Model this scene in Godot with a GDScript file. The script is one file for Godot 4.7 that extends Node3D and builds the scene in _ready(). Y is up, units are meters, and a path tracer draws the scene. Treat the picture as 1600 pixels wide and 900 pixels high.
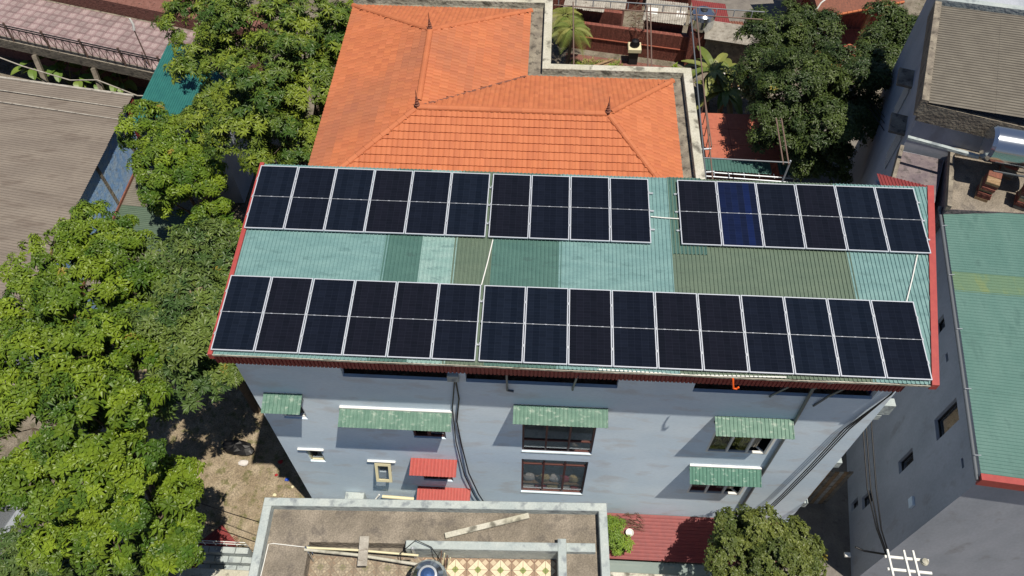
extends Node3D

# ------------------------------------------------------------------ geometry collector
class G:
	var v := PackedVector3Array()
	var n := PackedVector3Array()
	var uv := PackedVector2Array()
	var col := PackedColorArray()
	var xf := Transform3D.IDENTITY
	var c := Color(1, 1, 1)
	func tri(a: Vector3, b: Vector3, d: Vector3, ua := Vector2.ZERO, ub := Vector2.ZERO, ud := Vector2.ZERO) -> void:
		var A := xf * a
		var B := xf * b
		var D := xf * d
		var nn := (B - A).cross(D - A).normalized()
		v.append(A); v.append(D); v.append(B)
		uv.append(ua); uv.append(ud); uv.append(ub)
		for i in 3:
			n.append(nn)
			col.append(c)
	func trin(a: Vector3, b: Vector3, d: Vector3, na: Vector3, nb: Vector3, nd: Vector3) -> void:
		v.append(xf * a); v.append(xf * d); v.append(xf * b)
		n.append(xf.basis * na); n.append(xf.basis * nd); n.append(xf.basis * nb)
		for i in 3:
			uv.append(Vector2.ZERO)
			col.append(c)
	func quad(a: Vector3, b: Vector3, d: Vector3, e: Vector3) -> void:
		tri(a, b, d, Vector2(0, 0), Vector2(1, 0), Vector2(1, 1))
		tri(a, d, e, Vector2(0, 0), Vector2(1, 1), Vector2(0, 1))
	func box8(p: Array) -> void: # bottom 0..3 ccw from above, top 4..7
		quad(p[3], p[2], p[1], p[0])
		quad(p[4], p[5], p[6], p[7])
		for i in 4:
			var j := (i + 1) % 4
			quad(p[i], p[j], p[4 + j], p[4 + i])
	func box(lo: Vector3, hi: Vector3) -> void:
		var y0 := lo.y
		var y1 := hi.y
		box8([Vector3(lo.x, y0, hi.z), Vector3(hi.x, y0, hi.z), Vector3(hi.x, y0, lo.z), Vector3(lo.x, y0, lo.z),
			Vector3(lo.x, y1, hi.z), Vector3(hi.x, y1, hi.z), Vector3(hi.x, y1, lo.z), Vector3(lo.x, y1, lo.z)])
	func cbox(lo: Vector3, hi: Vector3, b := 0.01) -> void: # box whose top edges are chamfered
		box(lo, Vector3(hi.x, hi.y - b, hi.z))
		var y0 := hi.y - b
		var y1 := hi.y
		var p := [Vector3(lo.x, y0, hi.z), Vector3(hi.x, y0, hi.z), Vector3(hi.x, y0, lo.z), Vector3(lo.x, y0, lo.z)]
		var t := [Vector3(lo.x + b, y1, hi.z - b), Vector3(hi.x - b, y1, hi.z - b), Vector3(hi.x - b, y1, lo.z + b), Vector3(lo.x + b, y1, lo.z + b)]
		quad(t[0], t[1], t[2], t[3])
		for i in 4:
			var j := (i + 1) % 4
			quad(p[i], p[j], t[j], t[i])
	func bar(a: Vector3, b: Vector3, w: float, h: float, up := Vector3.UP) -> void:
		var d := (b - a).normalized()
		var s := d.cross(up)
		if s.length() < 0.01:
			s = d.cross(Vector3.RIGHT)
		s = s.normalized() * w * 0.5
		var u := s.cross(d).normalized() * h * 0.5
		var q := [a - s - u, a + s - u, a + s + u, a - s + u]
		var r := [b - s - u, b + s - u, b + s + u, b - s + u]
		quad(q[0], q[3], q[2], q[1])
		quad(r[0], r[1], r[2], r[3])
		for i in 4:
			var j := (i + 1) % 4
			quad(q[i], q[j], r[j], r[i])
	func tube(pts: Array, r0: float, r1 := -1.0, seg := 7) -> void:
		if r1 < 0.0:
			r1 = r0
		var rings := []
		var side := Vector3.ZERO
		for i in pts.size():
			var d: Vector3 = (pts[mini(i + 1, pts.size() - 1)] - pts[maxi(i - 1, 0)]).normalized()
			if side == Vector3.ZERO:
				side = d.cross(Vector3.UP if absf(d.y) < 0.9 else Vector3.RIGHT)
			side = (side - d * side.dot(d)).normalized()
			var o := d.cross(side)
			var r := lerpf(r0, r1, float(i) / maxf(1.0, pts.size() - 1))
			var ring := []
			for k in seg:
				var a := TAU * k / seg
				var nn := side * cos(a) + o * sin(a)
				ring.append([pts[i] + nn * r, nn])
			rings.append(ring)
		for i in rings.size() - 1:
			for k in seg:
				var m := (k + 1) % seg
				var a = rings[i][k]
				var b = rings[i][m]
				var d = rings[i + 1][m]
				var e = rings[i + 1][k]
				trin(a[0], b[0], d[0], a[1], b[1], d[1])
				trin(a[0], d[0], e[0], a[1], d[1], e[1])
		for e in [0, rings.size() - 1]:
			var ce := Vector3.ZERO
			for k in seg:
				ce += rings[e][k][0] / seg
			for k in seg:
				var m := (k + 1) % seg
				if e == 0:
					tri(ce, rings[e][m][0], rings[e][k][0])
				else:
					tri(ce, rings[e][k][0], rings[e][m][0])
	func lathe(at: Vector3, prof: Array, seg := 20) -> void: # profile of (r, y) from the bottom up
		for i in prof.size() - 1:
			var p: Vector2 = prof[i]
			var q: Vector2 = prof[i + 1]
			var s := Vector2(q.y - p.y, p.x - q.x).normalized()
			for k in seg:
				var a := TAU * k / seg
				var b := TAU * (k + 1) / seg
				var da := Vector3(cos(a), 0, -sin(a))
				var db := Vector3(cos(b), 0, -sin(b))
				var na := da * s.x + Vector3.UP * s.y
				var nb := db * s.x + Vector3.UP * s.y
				var A := at + da * p.x + Vector3.UP * p.y
				var B := at + db * p.x + Vector3.UP * p.y
				var D := at + db * q.x + Vector3.UP * q.y
				var E := at + da * q.x + Vector3.UP * q.y
				if p.x > 0.0001:
					trin(A, B, D, na, nb, nb)
				if q.x > 0.0001:
					trin(A, D, E, na, nb, na)
	func blob(at: Vector3, r: Vector3, rough: float, rng: RandomNumberGenerator, seg := 10) -> void: # lumpy closed shape
		var rows := []
		for i in seg / 2 + 1:
			var row := []
			var ph := PI * i / (seg / 2)
			for k in seg:
				var a := TAU * k / seg
				var f := 1.0 + rng.randf_range(-rough, rough)
				row.append(at + Vector3(sin(ph) * cos(a) * r.x, -cos(ph) * r.y, -sin(ph) * sin(a) * r.z) * f)
			if i == 0 or i == seg / 2:
				for k in seg:
					row[k] = at + Vector3(0, -cos(ph) * r.y, 0)
			rows.append(row)
		for i in rows.size() - 1:
			for k in seg:
				var m := (k + 1) % seg
				quad(rows[i][k], rows[i][m], rows[i + 1][m], rows[i + 1][k])
	# corrugated sheet: O corner, U along the ribs, V across them; cut(v01) gives where along U the sheet begins
	func corr(O: Vector3, U: Vector3, V: Vector3, ribs: int, amp: float, cut = null, wavy := false) -> void:
		var nn := V.cross(U).normalized()
		if nn.y < 0.0:
			nn = -nn
		var prof := [Vector2(0, 0), Vector2(0.62, 0), Vector2(0.7, 1), Vector2(0.92, 1)]
		if wavy:
			prof = [Vector2(0, 0), Vector2(0.25, 0.5), Vector2(0.5, 1), Vector2(0.75, 0.5)]
		var xs := []
		for i in ribs:
			for p in prof:
				xs.append(Vector2((i + p.x) / ribs, p.y * amp))
		xs.append(Vector2(1, 0))
		var flip := U.cross(V).dot(nn) < 0.0
		for i in xs.size() - 1:
			var s0 := 0.0
			var s1 := 0.0
			if cut != null:
				s0 = cut.call(xs[i].x)
				s1 = cut.call(xs[i + 1].x)
			if s0 >= 1.0 or s1 >= 1.0:
				continue
			var a: Vector3 = O + V * xs[i].x + nn * xs[i].y + U * s0
			var b: Vector3 = O + V * xs[i + 1].x + nn * xs[i + 1].y + U * s1
			var d: Vector3 = O + V * xs[i + 1].x + nn * xs[i + 1].y + U
			var e: Vector3 = O + V * xs[i].x + nn * xs[i].y + U
			if flip:
				quad(a, b, d, e)
			else:
				quad(a, e, d, b)
	# a wall in the plane z = 0 of the frame, x to the right, y up, with openings (Rect2), t thick towards -z
	func wall(lo: Vector2, hi: Vector2, t: float, holes: Array) -> void:
		var xs := [lo.x, hi.x]
		var ys := [lo.y, hi.y]
		for h in holes:
			for a in [h.position.x, h.end.x]:
				if a > lo.x and a < hi.x and not xs.has(a):
					xs.append(a)
			for a in [h.position.y, h.end.y]:
				if a > lo.y and a < hi.y and not ys.has(a):
					ys.append(a)
		xs.sort()
		ys.sort()
		for i in xs.size() - 1:
			for j in ys.size() - 1:
				var mid := Vector2((xs[i] + xs[i + 1]) / 2, (ys[j] + ys[j + 1]) / 2)
				var solid := true
				for h in holes:
					if h.has_point(mid):
						solid = false
				if not solid:
					continue
				quad(Vector3(xs[i], ys[j], 0), Vector3(xs[i + 1], ys[j], 0), Vector3(xs[i + 1], ys[j + 1], 0), Vector3(xs[i], ys[j + 1], 0))
				quad(Vector3(xs[i + 1], ys[j], -t), Vector3(xs[i], ys[j], -t), Vector3(xs[i], ys[j + 1], -t), Vector3(xs[i + 1], ys[j + 1], -t))
		for h in holes:
			var x0: float = h.position.x
			var x1: float = h.end.x
			var y0: float = h.position.y
			var y1: float = h.end.y
			quad(Vector3(x0, y0, 0), Vector3(x0, y0, -t), Vector3(x1, y0, -t), Vector3(x1, y0, 0))
			quad(Vector3(x0, y1, -t), Vector3(x0, y1, 0), Vector3(x1, y1, 0), Vector3(x1, y1, -t))
			quad(Vector3(x0, y0, -t), Vector3(x0, y0, 0), Vector3(x0, y1, 0), Vector3(x0, y1, -t))
			quad(Vector3(x1, y0, 0), Vector3(x1, y0, -t), Vector3(x1, y1, -t), Vector3(x1, y1, 0))
		quad(Vector3(lo.x, hi.y, 0), Vector3(hi.x, hi.y, 0), Vector3(hi.x, hi.y, -t), Vector3(lo.x, hi.y, -t))
		quad(Vector3(lo.x, lo.y, -t), Vector3(lo.x, lo.y, 0), Vector3(lo.x, hi.y, 0), Vector3(lo.x, hi.y, -t))
		quad(Vector3(hi.x, lo.y, 0), Vector3(hi.x, lo.y, -t), Vector3(hi.x, hi.y, -t), Vector3(hi.x, hi.y, 0))
	func mesh(inv := Transform3D.IDENTITY) -> ArrayMesh:
		var a := []
		a.resize(Mesh.ARRAY_MAX)
		a[Mesh.ARRAY_VERTEX] = inv * v
		var nb := PackedVector3Array()
		nb.resize(n.size())
		for i in n.size():
			nb[i] = (inv.basis * n[i]).normalized()
		a[Mesh.ARRAY_NORMAL] = nb
		a[Mesh.ARRAY_TEX_UV] = uv
		a[Mesh.ARRAY_COLOR] = col
		var m := ArrayMesh.new()
		m.add_surface_from_arrays(Mesh.PRIMITIVE_TRIANGLES, a)
		return m

# ------------------------------------------------------------------ naming, things and parts
var taken := {}
var M := {}
var rng := RandomNumberGenerator.new()

func numbered(called: String, parent: Node) -> String:
	var key := str(parent.get_instance_id()) + "/" + called
	var k: int = taken.get(key, 0)
	taken[key] = k + 1
	return called if k == 0 else "%s_%03d" % [called, k]

func tag(o: Node, label: String, category: String, group := "", kind := "") -> void:
	if label:
		o.set_meta("label", label)
	if category:
		o.set_meta("category", category)
	if group:
		o.set_meta("group", group)
	if kind:
		o.set_meta("kind", kind)

func thing(called: String, label: String, category: String, at := Vector3.ZERO, turn := 0.0, group := "") -> Node3D:
	var o := Node3D.new()
	o.name = numbered(called, self)
	add_child(o, true)
	o.position = at
	o.rotation.y = turn
	tag(o, label, category, group)
	return o

func part(called: String, g: G, m: Material, parent: Node3D, label := "") -> MeshInstance3D: # g is in world coordinates
	var o := MeshInstance3D.new()
	o.name = numbered(called, parent)
	o.mesh = g.mesh(parent.global_transform.affine_inverse())
	o.material_override = m
	parent.add_child(o, true)
	if label:
		o.set_meta("label", label)
	return o

func solo(called: String, g: G, m: Material, label: String, category: String, at: Vector3, group := "", turn := 0.0) -> MeshInstance3D: # a thing of one mesh
	var o := MeshInstance3D.new()
	o.name = numbered(called, self)
	add_child(o, true)
	o.position = at
	o.rotation.y = turn
	o.mesh = g.mesh(o.transform.affine_inverse())
	o.material_override = m
	tag(o, label, category, group)
	return o

func struct(called: String, g: G, m: Material) -> MeshInstance3D:
	var o := MeshInstance3D.new()
	o.name = numbered(called, self)
	add_child(o, true)
	o.mesh = g.mesh()
	o.material_override = m
	o.set_meta("kind", "structure")
	return o

func piece(called: String, mesh: Mesh, m: Material, parent: Node3D, world: Transform3D) -> MeshInstance3D:
	var o := MeshInstance3D.new()
	o.name = numbered(called, parent)
	o.mesh = mesh
	o.material_override = m
	parent.add_child(o, true)
	o.transform = parent.global_transform.affine_inverse() * world
	return o

# ------------------------------------------------------------------ materials
func noise_image(sd: int, size: int, freq: float, oct: int, su := 1, sv := 1) -> Image:
	var f := FastNoiseLite.new()
	f.seed = sd
	f.frequency = freq
	f.noise_type = FastNoiseLite.TYPE_SIMPLEX_SMOOTH
	f.fractal_octaves = oct
	var im := f.get_seamless_image(size / su, size / sv)
	im.resize(size, size, Image.INTERPOLATE_CUBIC)
	return im

# colours are sRGB; coarse blotches between a and b, stains of colour s, fine grain
func mottled(sd: int, a: Color, b: Color, s: Color, stain := 0.3, grain := 0.12, freq := 0.012, su := 1, sv := 1, size := 384) -> ImageTexture:
	var i1 := noise_image(sd, size, freq, 5, su, sv)
	var i2 := noise_image(sd + 7, size, 0.16, 3, su, sv)
	var i3 := noise_image(sd + 13, size, freq * 1.7, 6, su, sv)
	var out := Image.create_empty(size, size, false, Image.FORMAT_RGB8)
	for y in size:
		for x in size:
			var t := clampf((i1.get_pixel(x, y).r - 0.5) * 1.6 + 0.5, 0, 1)
			var c := a.lerp(b, t)
			var q := i3.get_pixel(x, y).r
			c = c.lerp(s, clampf((q - (1.0 - stain)) * 4.0, 0, 1) * 0.85)
			var k := 1.0 + (i2.get_pixel(x, y).r - 0.5) * 2.0 * grain
			out.set_pixel(x, y, Color(c.r * k, c.g * k, c.b * k).clamp())
	return ImageTexture.create_from_image(out)

func bumps(sd: int, freq: float, strength: float, su := 1, sv := 1) -> ImageTexture:
	var im := noise_image(sd, 256, freq, 4, su, sv)
	im.convert(Image.FORMAT_RGBA8)
	im.bump_map_to_normal_map(strength)
	return ImageTexture.create_from_image(im)

var bump_fine: ImageTexture
var bump_soft: ImageTexture

func surf(key: String, tex: Texture2D, metres: float, rough := 0.9, bump: Texture2D = null, bs := 0.5, metal := 0.0) -> StandardMaterial3D:
	var m := StandardMaterial3D.new()
	m.albedo_texture = tex
	m.uv1_triplanar = true
	m.uv1_world_triplanar = true
	m.uv1_scale = Vector3.ONE / metres
	m.roughness = rough
	m.metallic = metal
	if bump:
		m.normal_enabled = true
		m.normal_texture = bump
		m.normal_scale = bs
	M[key] = m
	return m

func flat(key: String, c: Color, rough := 0.6, metal := 0.0) -> StandardMaterial3D:
	var m := StandardMaterial3D.new()
	m.albedo_color = c
	m.roughness = rough
	m.metallic = metal
	M[key] = m
	return m

func cell_texture(sd: int, base: Color, streak: Color) -> ImageTexture:
	var r := RandomNumberGenerator.new()
	r.seed = sd
	var W := 192
	var H := 192
	var im := Image.create_empty(W, H, false, Image.FORMAT_RGB8)
	var tint := []
	var coltint := []
	for i in 6:
		coltint.append(r.randf_range(-0.5, 0.5))
	for i in 72:
		tint.append(r.randf_range(0.93, 1.07))
	for y in H:
		for x in W:
			var cx := x / 32
			var cy := y / 16
			var c := base.lerp(streak, clampf(0.35 + 0.7 * coltint[cx] + r.randf_range(-0.06, 0.06), 0, 1))
			var k: float = tint[cy * 6 + cx]
			c = Color(c.r * k, c.g * k, c.b * k)
			if x % 32 == 0 or y % 16 == 0:
				c = c.lerp(Color(0.42, 0.46, 0.54), 0.16)
			elif x % 4 == 2:
				c = c.lerp(Color(0.4, 0.44, 0.5), 0.06)
			im.set_pixel(x, y, c.clamp())
	return ImageTexture.create_from_image(im)

func tile_texture(dirty: float, sd: int) -> ImageTexture: # a quarter of a diamond pattern
	var S := 96
	var nz := noise_image(sd, S, 0.03, 4)
	var im := Image.create_empty(S, S, false, Image.FORMAT_RGB8)
	for y in S:
		for x in S:
			var u := (x + 0.5) / S
			var w := (y + 0.5) / S
			var d := u + w # distance from the diamond's centre at the corner (0, 0)
			var c := Color(0.58, 0.48, 0.39)
			if d < 0.32:
				c = Color(0.50, 0.55, 0.28)
			elif d < 0.93:
				c = Color(0.86, 0.80, 0.68)
				if absf(u - w) < 0.02:
					c = Color(0.72, 0.66, 0.55)
			elif d < 0.99:
				c = Color(0.46, 0.35, 0.27)
			else:
				var e := (1.0 - u) + (1.0 - w)
				if e < 0.22:
					c = Color(0.66, 0.57, 0.48)
				elif e < 0.40:
					c = Color(0.50, 0.38, 0.30)
				elif absf(u - w) < 0.30:
					c = Color(0.76, 0.69, 0.58)
			if x < 1 or y < 1 or x > S - 2 or y > S - 2:
				c = c.darkened(0.35)
			var q := nz.get_pixel(x, y).r
			c = c.lerp(Color(0.47, 0.43, 0.37), clampf(dirty * (0.5 + q), 0, 0.92))
			im.set_pixel(x, y, c)
	return ImageTexture.create_from_image(im)

func paver_texture(sd: int) -> ImageTexture:
	var S := 64
	var nz := noise_image(sd, S, 0.07, 4)
	var im := Image.create_empty(S, S, false, Image.FORMAT_RGB8)
	for y in S:
		for x in S:
			var u := absf((x + 0.5) / S - 0.5) * 2
			var w := absf((y + 0.5) / S - 0.5) * 2
			var r := pow(pow(u, 4) + pow(w, 4), 0.25)
			var c := Color(0.55, 0.465, 0.465)
			if r < 0.72:
				c = Color(0.605, 0.54, 0.53)
			var k := 0.85 + 0.3 * nz.get_pixel(x, y).r
			im.set_pixel(x, y, Color(c.r * k, c.g * k, c.b * k).clamp())
	return ImageTexture.create_from_image(im)

func make_materials() -> void:
	bump_fine = bumps(3, 0.09, 3.0)
	bump_soft = bumps(5, 0.03, 4.0)
	surf("facade", mottled(11, Color(0.805, 0.875, 0.93), Color(0.845, 0.905, 0.95), Color(0.79, 0.82, 0.845), 0.40, 0.02, 0.009, 2, 1, 512), 7.0, 0.9)
	surf("facade_grey", mottled(17, Color(0.61, 0.635, 0.67), Color(0.67, 0.69, 0.725), Color(0.57, 0.575, 0.59), 0.30, 0.04, 0.010, 1, 2), 6.0, 0.9)
	surf("concrete", mottled(21, Color(0.44, 0.41, 0.37), Color(0.56, 0.53, 0.47), Color(0.30, 0.28, 0.25), 0.40, 0.12, 0.014), 3.0, 0.95, bump_fine, 0.5)
	surf("deck", mottled(23, Color(0.46, 0.43, 0.385), Color(0.545, 0.51, 0.46), Color(0.40, 0.375, 0.345), 0.42, 0.17, 0.008, 1, 1, 512), 5.0, 0.95, bump_fine, 0.6)
	surf("white_paint", mottled(31, Color(0.74, 0.73, 0.68), Color(0.68, 0.67, 0.60), Color(0.36, 0.35, 0.31), 0.40, 0.08, 0.01), 4.5, 0.85, bump_fine, 0.4)
	surf("coping", mottled(33, Color(0.62, 0.66, 0.66), Color(0.68, 0.71, 0.70), Color(0.47, 0.50, 0.52), 0.40, 0.05, 0.011), 4.0, 0.85, bump_fine, 0.3)
	surf("dirt", mottled(41, Color(0.49, 0.44, 0.36), Color(0.60, 0.55, 0.47), Color(0.36, 0.36, 0.22), 0.40, 0.25, 0.014, 1, 1, 512), 6.0, 1.0, bump_fine, 0.9)
	surf("ground_far", mottled(43, Color(0.40, 0.37, 0.32), Color(0.50, 0.47, 0.42), Color(0.30, 0.30, 0.22), 0.36, 0.2, 0.014), 5.0, 1.0, bump_fine, 0.8)
	surf("asphalt", mottled(47, Color(0.42, 0.40, 0.38), Color(0.48, 0.46, 0.43), Color(0.36, 0.34, 0.32), 0.36, 0.08, 0.012), 4.0, 0.95, bump_fine, 0.4)
	surf("grey_sheet", mottled(51, Color(0.455, 0.42, 0.385), Color(0.505, 0.47, 0.43), Color(0.41, 0.37, 0.335), 0.36, 0.05, 0.012, 4, 1), 5.0, 0.8, null, 0)
	surf("grey_sheet_new", mottled(53, Color(0.415, 0.395, 0.36), Color(0.465, 0.445, 0.405), Color(0.37, 0.345, 0.315), 0.3, 0.05, 0.015), 4.0, 0.8)
	surf("old_sheet", mottled(57, Color(0.57, 0.55, 0.51), Color(0.68, 0.66, 0.62), Color(0.38, 0.34, 0.30), 0.36, 0.10, 0.02, 2, 1), 2.5, 0.8)
	surf("teal_sheet", mottled(61, Color(0.38, 0.52, 0.52), Color(0.43, 0.565, 0.56), Color(0.33, 0.46, 0.46), 0.34, 0.05, 0.02, 3, 1), 3.0, 0.55)
	surf("pale_sheet", mottled(62, Color(0.46, 0.59, 0.57), Color(0.52, 0.63, 0.61), Color(0.38, 0.50, 0.49), 0.38, 0.05, 0.02, 3, 1), 2.4, 0.55)
	surf("green_sheet", mottled(63, Color(0.24, 0.38, 0.355), Color(0.27, 0.41, 0.38), Color(0.23, 0.345, 0.325), 0.3, 0.04, 0.02, 3, 1), 3.0, 0.5)
	surf("olive_sheet", mottled(64, Color(0.315, 0.385, 0.325), Color(0.345, 0.41, 0.345), Color(0.29, 0.345, 0.295), 0.3, 0.04, 0.02, 3, 1), 3.0, 0.5)
	surf("right_sheet", mottled(66, Color(0.31, 0.45, 0.42), Color(0.35, 0.48, 0.45), Color(0.28, 0.41, 0.385), 0.3, 0.04, 0.012, 1, 3), 4.0, 0.55)
	surf("yellow_sheet", mottled(67, Color(0.34, 0.46, 0.38), Color(0.38, 0.48, 0.37), Color(0.44, 0.50, 0.33), 0.46, 0.04, 0.012, 1, 3), 4.0, 0.55)
	surf("teal_shed", mottled(68, Color(0.13, 0.37, 0.36), Color(0.16, 0.41, 0.39), Color(0.19, 0.38, 0.36), 0.3, 0.05, 0.015), 3.0, 0.55)
	surf("awning_green", mottled(69, Color(0.30, 0.445, 0.385), Color(0.365, 0.50, 0.435), Color(0.62, 0.67, 0.62), 0.37, 0.07, 0.02, 2, 1), 2.2, 0.6)
	surf("awning_deep", mottled(70, Color(0.17, 0.39, 0.325), Color(0.21, 0.42, 0.35), Color(0.72, 0.72, 0.68), 0.34, 0.07, 0.02, 2, 1), 2.0, 0.6)
	surf("red_sheet", mottled(71, Color(0.47, 0.19, 0.19), Color(0.515, 0.215, 0.205), Color(0.39, 0.18, 0.175), 0.32, 0.06, 0.02), 2.5, 0.6)
	surf("red_bright", mottled(72, Color(0.62, 0.235, 0.205), Color(0.66, 0.265, 0.23), Color(0.56, 0.28, 0.21), 0.3, 0.05, 0.02), 1.5, 0.55)
	surf("red_trim", mottled(73, Color(0.60, 0.24, 0.23), Color(0.64, 0.27, 0.25), Color(0.66, 0.32, 0.24), 0.3, 0.05, 0.02), 2.0, 0.55)
	surf("maroon", mottled(74, Color(0.50, 0.17, 0.18), Color(0.54, 0.19, 0.19), Color(0.45, 0.16, 0.16), 0.3, 0.05, 0.02), 2.0, 0.6)
	surf("blue_wall", mottled(75, Color(0.50, 0.67, 0.88), Color(0.66, 0.76, 0.86), Color(0.48, 0.52, 0.56), 0.33, 0.05, 0.018, 1, 1), 3.0, 0.85, bump_fine, 0.2)
	surf("brick", mottled(76, Color(0.44, 0.25, 0.21), Color(0.52, 0.31, 0.26), Color(0.30, 0.19, 0.165), 0.38, 0.28, 0.03, 1, 6), 2.0, 0.95, bump_fine, 0.8)
	surf("patio", mottled(77, Color(0.64, 0.36, 0.28), Color(0.68, 0.40, 0.31), Color(0.55, 0.33, 0.27), 0.3, 0.06, 0.02), 3.0, 0.9)
	surf("rust_roof", mottled(78, Color(0.44, 0.28, 0.23), Color(0.52, 0.33, 0.26), Color(0.30, 0.22, 0.20), 0.4, 0.16, 0.03), 2.0, 0.9)
	surf("purple_deck", mottled(79, Color(0.40, 0.36, 0.38), Color(0.48, 0.44, 0.44), Color(0.30, 0.28, 0.28), 0.4, 0.08, 0.014), 3.0, 0.9, bump_fine, 0.4)
	surf("wood", mottled(80, Color(0.52, 0.42, 0.30), Color(0.62, 0.52, 0.40), Color(0.40, 0.32, 0.24), 0.4, 0.15, 0.02, 4, 1), 1.0, 0.9)
	surf("bark", mottled(81, Color(0.34, 0.29, 0.24), Color(0.42, 0.37, 0.31), Color(0.24, 0.21, 0.18), 0.4, 0.2, 0.03, 3, 1), 1.0, 0.95)
	surf("earth", mottled(82, Color(0.45, 0.30, 0.26), Color(0.50, 0.35, 0.31), Color(0.28, 0.20, 0.17), 0.36, 0.15, 0.02), 3.0, 1.0, bump_fine, 0.6)
	flat("frame_metal", Color(0.80, 0.82, 0.85), 0.35, 0.3)
	flat("rail_metal", Color(0.74, 0.76, 0.78), 0.4, 0.4)
	flat("white", Color(0.86, 0.86, 0.84), 0.5)
	flat("cream", Color(0.83, 0.80, 0.66), 0.6)
	flat("grey_metal", Color(0.42, 0.44, 0.46), 0.5, 0.3)
	flat("dark_metal", Color(0.16, 0.16, 0.17), 0.6, 0.2)
	flat("black", Color(0.03, 0.03, 0.035), 0.5)
	flat("brown_frame", Color(0.34, 0.17, 0.14), 0.5)
	flat("room", Color(0.16, 0.15, 0.14), 0.9)
	flat("curtain", Color(0.62, 0.60, 0.54), 0.9)
	flat("steel", Color(0.78, 0.80, 0.82), 0.16, 0.95)
	flat("blue_lid", Color(0.30, 0.42, 0.62), 0.3, 0.6)
	flat("blue_plastic", Color(0.10, 0.28, 0.70), 0.4)
	flat("orange_plastic", Color(0.90, 0.36, 0.10), 0.5)
	flat("red_cloth", Color(0.62, 0.14, 0.16), 0.9)
	flat("cream_cloth", Color(0.74, 0.66, 0.45), 0.9)
	flat("white_cloth", Color(0.80, 0.78, 0.76), 0.9)
	flat("car_paint", Color(0.66, 0.68, 0.70), 0.3, 0.4)
	flat("rubber", Color(0.05, 0.05, 0.05), 0.8)
	flat("dry_twig", Color(0.42, 0.33, 0.27), 0.9)
	flat("frond_dry", Color(0.45, 0.38, 0.22), 0.8)
	flat("rust_pipe", Color(0.46, 0.38, 0.34), 0.7, 0.2)
	var gl := flat("glass", Color(0.12, 0.14, 0.15, 0.14), 0.04)
	gl.transparency = BaseMaterial3D.TRANSPARENCY_ALPHA
	gl.metallic_specular = 0.7
	var pc := flat("plastic_sheet", Color(0.62, 0.68, 0.66, 0.45), 0.25)
	pc.transparency = BaseMaterial3D.TRANSPARENCY_ALPHA
	for k in 4:
		var t := flat("tile_%d" % k, [Color(0.715, 0.425, 0.28), Color(0.705, 0.415, 0.275), Color(0.725, 0.435, 0.29), Color(0.69, 0.405, 0.27)][k], 0.7)
		t.metallic_specular = 0.4
	var tv := flat("tile_mass", Color(1, 1, 1), 0.7)
	tv.vertex_color_use_as_albedo = true
	tv.metallic_specular = 0.4
	for k in 3:
		var m := flat("cells_%d" % k, Color(1, 1, 1), 0.12)
		m.albedo_texture = cell_texture(100 + k, [Color(0.062, 0.076, 0.112), Color(0.072, 0.078, 0.106), Color(0.060, 0.082, 0.122)][k], [Color(0.085, 0.10, 0.14), Color(0.10, 0.10, 0.135), Color(0.09, 0.112, 0.155)][k])
		m.metallic_specular = 0.35
	var mb := flat("cells_blue", Color(1, 1, 1), 0.12)
	mb.albedo_texture = cell_texture(107, Color(0.07, 0.09, 0.16), Color(0.08, 0.14, 0.34))
	mb.metallic_specular = 0.35
	for k in 2:
		var m := flat("floor_tile_%d" % k, Color(1, 1, 1), 0.5)
		m.albedo_texture = tile_texture([0.10, 0.75][k], 200 + k)
	for k in 3:
		var m := flat("paver_%d" % k, Color(1, 1, 1).darkened(0.06 * k), 0.9)
		m.albedo_texture = paver_texture(210 + k)
	var lf := flat("leaf", Color(1, 1, 1), 0.45)
	lf.vertex_color_use_as_albedo = true
	lf.backlight_enabled = true
	lf.backlight = Color(0.07, 0.10, 0.015)
	lf.metallic_specular = 0.4
	lf.cull_mode = BaseMaterial3D.CULL_DISABLED

# ------------------------------------------------------------------ the light and the camera
func camera_and_light() -> void:
	var cam := Camera3D.new()
	cam.name = "camera"
	add_child(cam)
	cam.transform = Transform3D(Basis(Vector3(0.99876, -0.00191, -0.04973), Vector3(-0.03923, 0.58449, -0.81045), Vector3(0.03061, 0.8114, 0.58369)).orthonormalized(), Vector3(7.6847, 29.1271, 9.3089))
	cam.fov = 40.46
	cam.near = 0.1
	cam.far = 600.0
	cam.current = true
	var we := WorldEnvironment.new()
	we.name = "world_environment"
	var e := Environment.new()
	var sk := ProceduralSkyMaterial.new()
	sk.sky_top_color = Color(0.44, 0.56, 0.76)
	sk.sky_horizon_color = Color(0.74, 0.80, 0.87)
	sk.ground_bottom_color = Color(0.32, 0.30, 0.27)
	sk.ground_horizon_color = Color(0.60, 0.64, 0.66)
	sk.sky_curve = 0.12
	sk.energy_multiplier = 0.44
	var sky := Sky.new()
	sky.sky_material = sk
	e.background_mode = Environment.BG_SKY
	e.sky = sky
	e.tonemap_mode = Environment.TONE_MAPPER_LINEAR
	e.tonemap_exposure = 1.07
	e.sdfgi_enabled = true
	e.ssao_enabled = true
	e.ssil_enabled = true
	we.environment = e
	add_child(we)
	var sun := DirectionalLight3D.new()
	sun.name = "sun"
	sun.light_energy = 1.6
	sun.light_color = Color(1.0, 0.965, 0.91)
	sun.light_angular_distance = 0.5
	sun.shadow_enabled = true
	add_child(sun)
	sun.look_at_from_position(Vector3.ZERO, Vector3(-0.245, -1.0, -0.205), Vector3.FORWARD)

# ------------------------------------------------------------------ the ground
func rect(g: G, x0: float, z0: float, x1: float, z1: float, y: float) -> void:
	g.quad(Vector3(x0, y, z1), Vector3(x1, y, z1), Vector3(x1, y, z0), Vector3(x0, y, z0))

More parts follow.
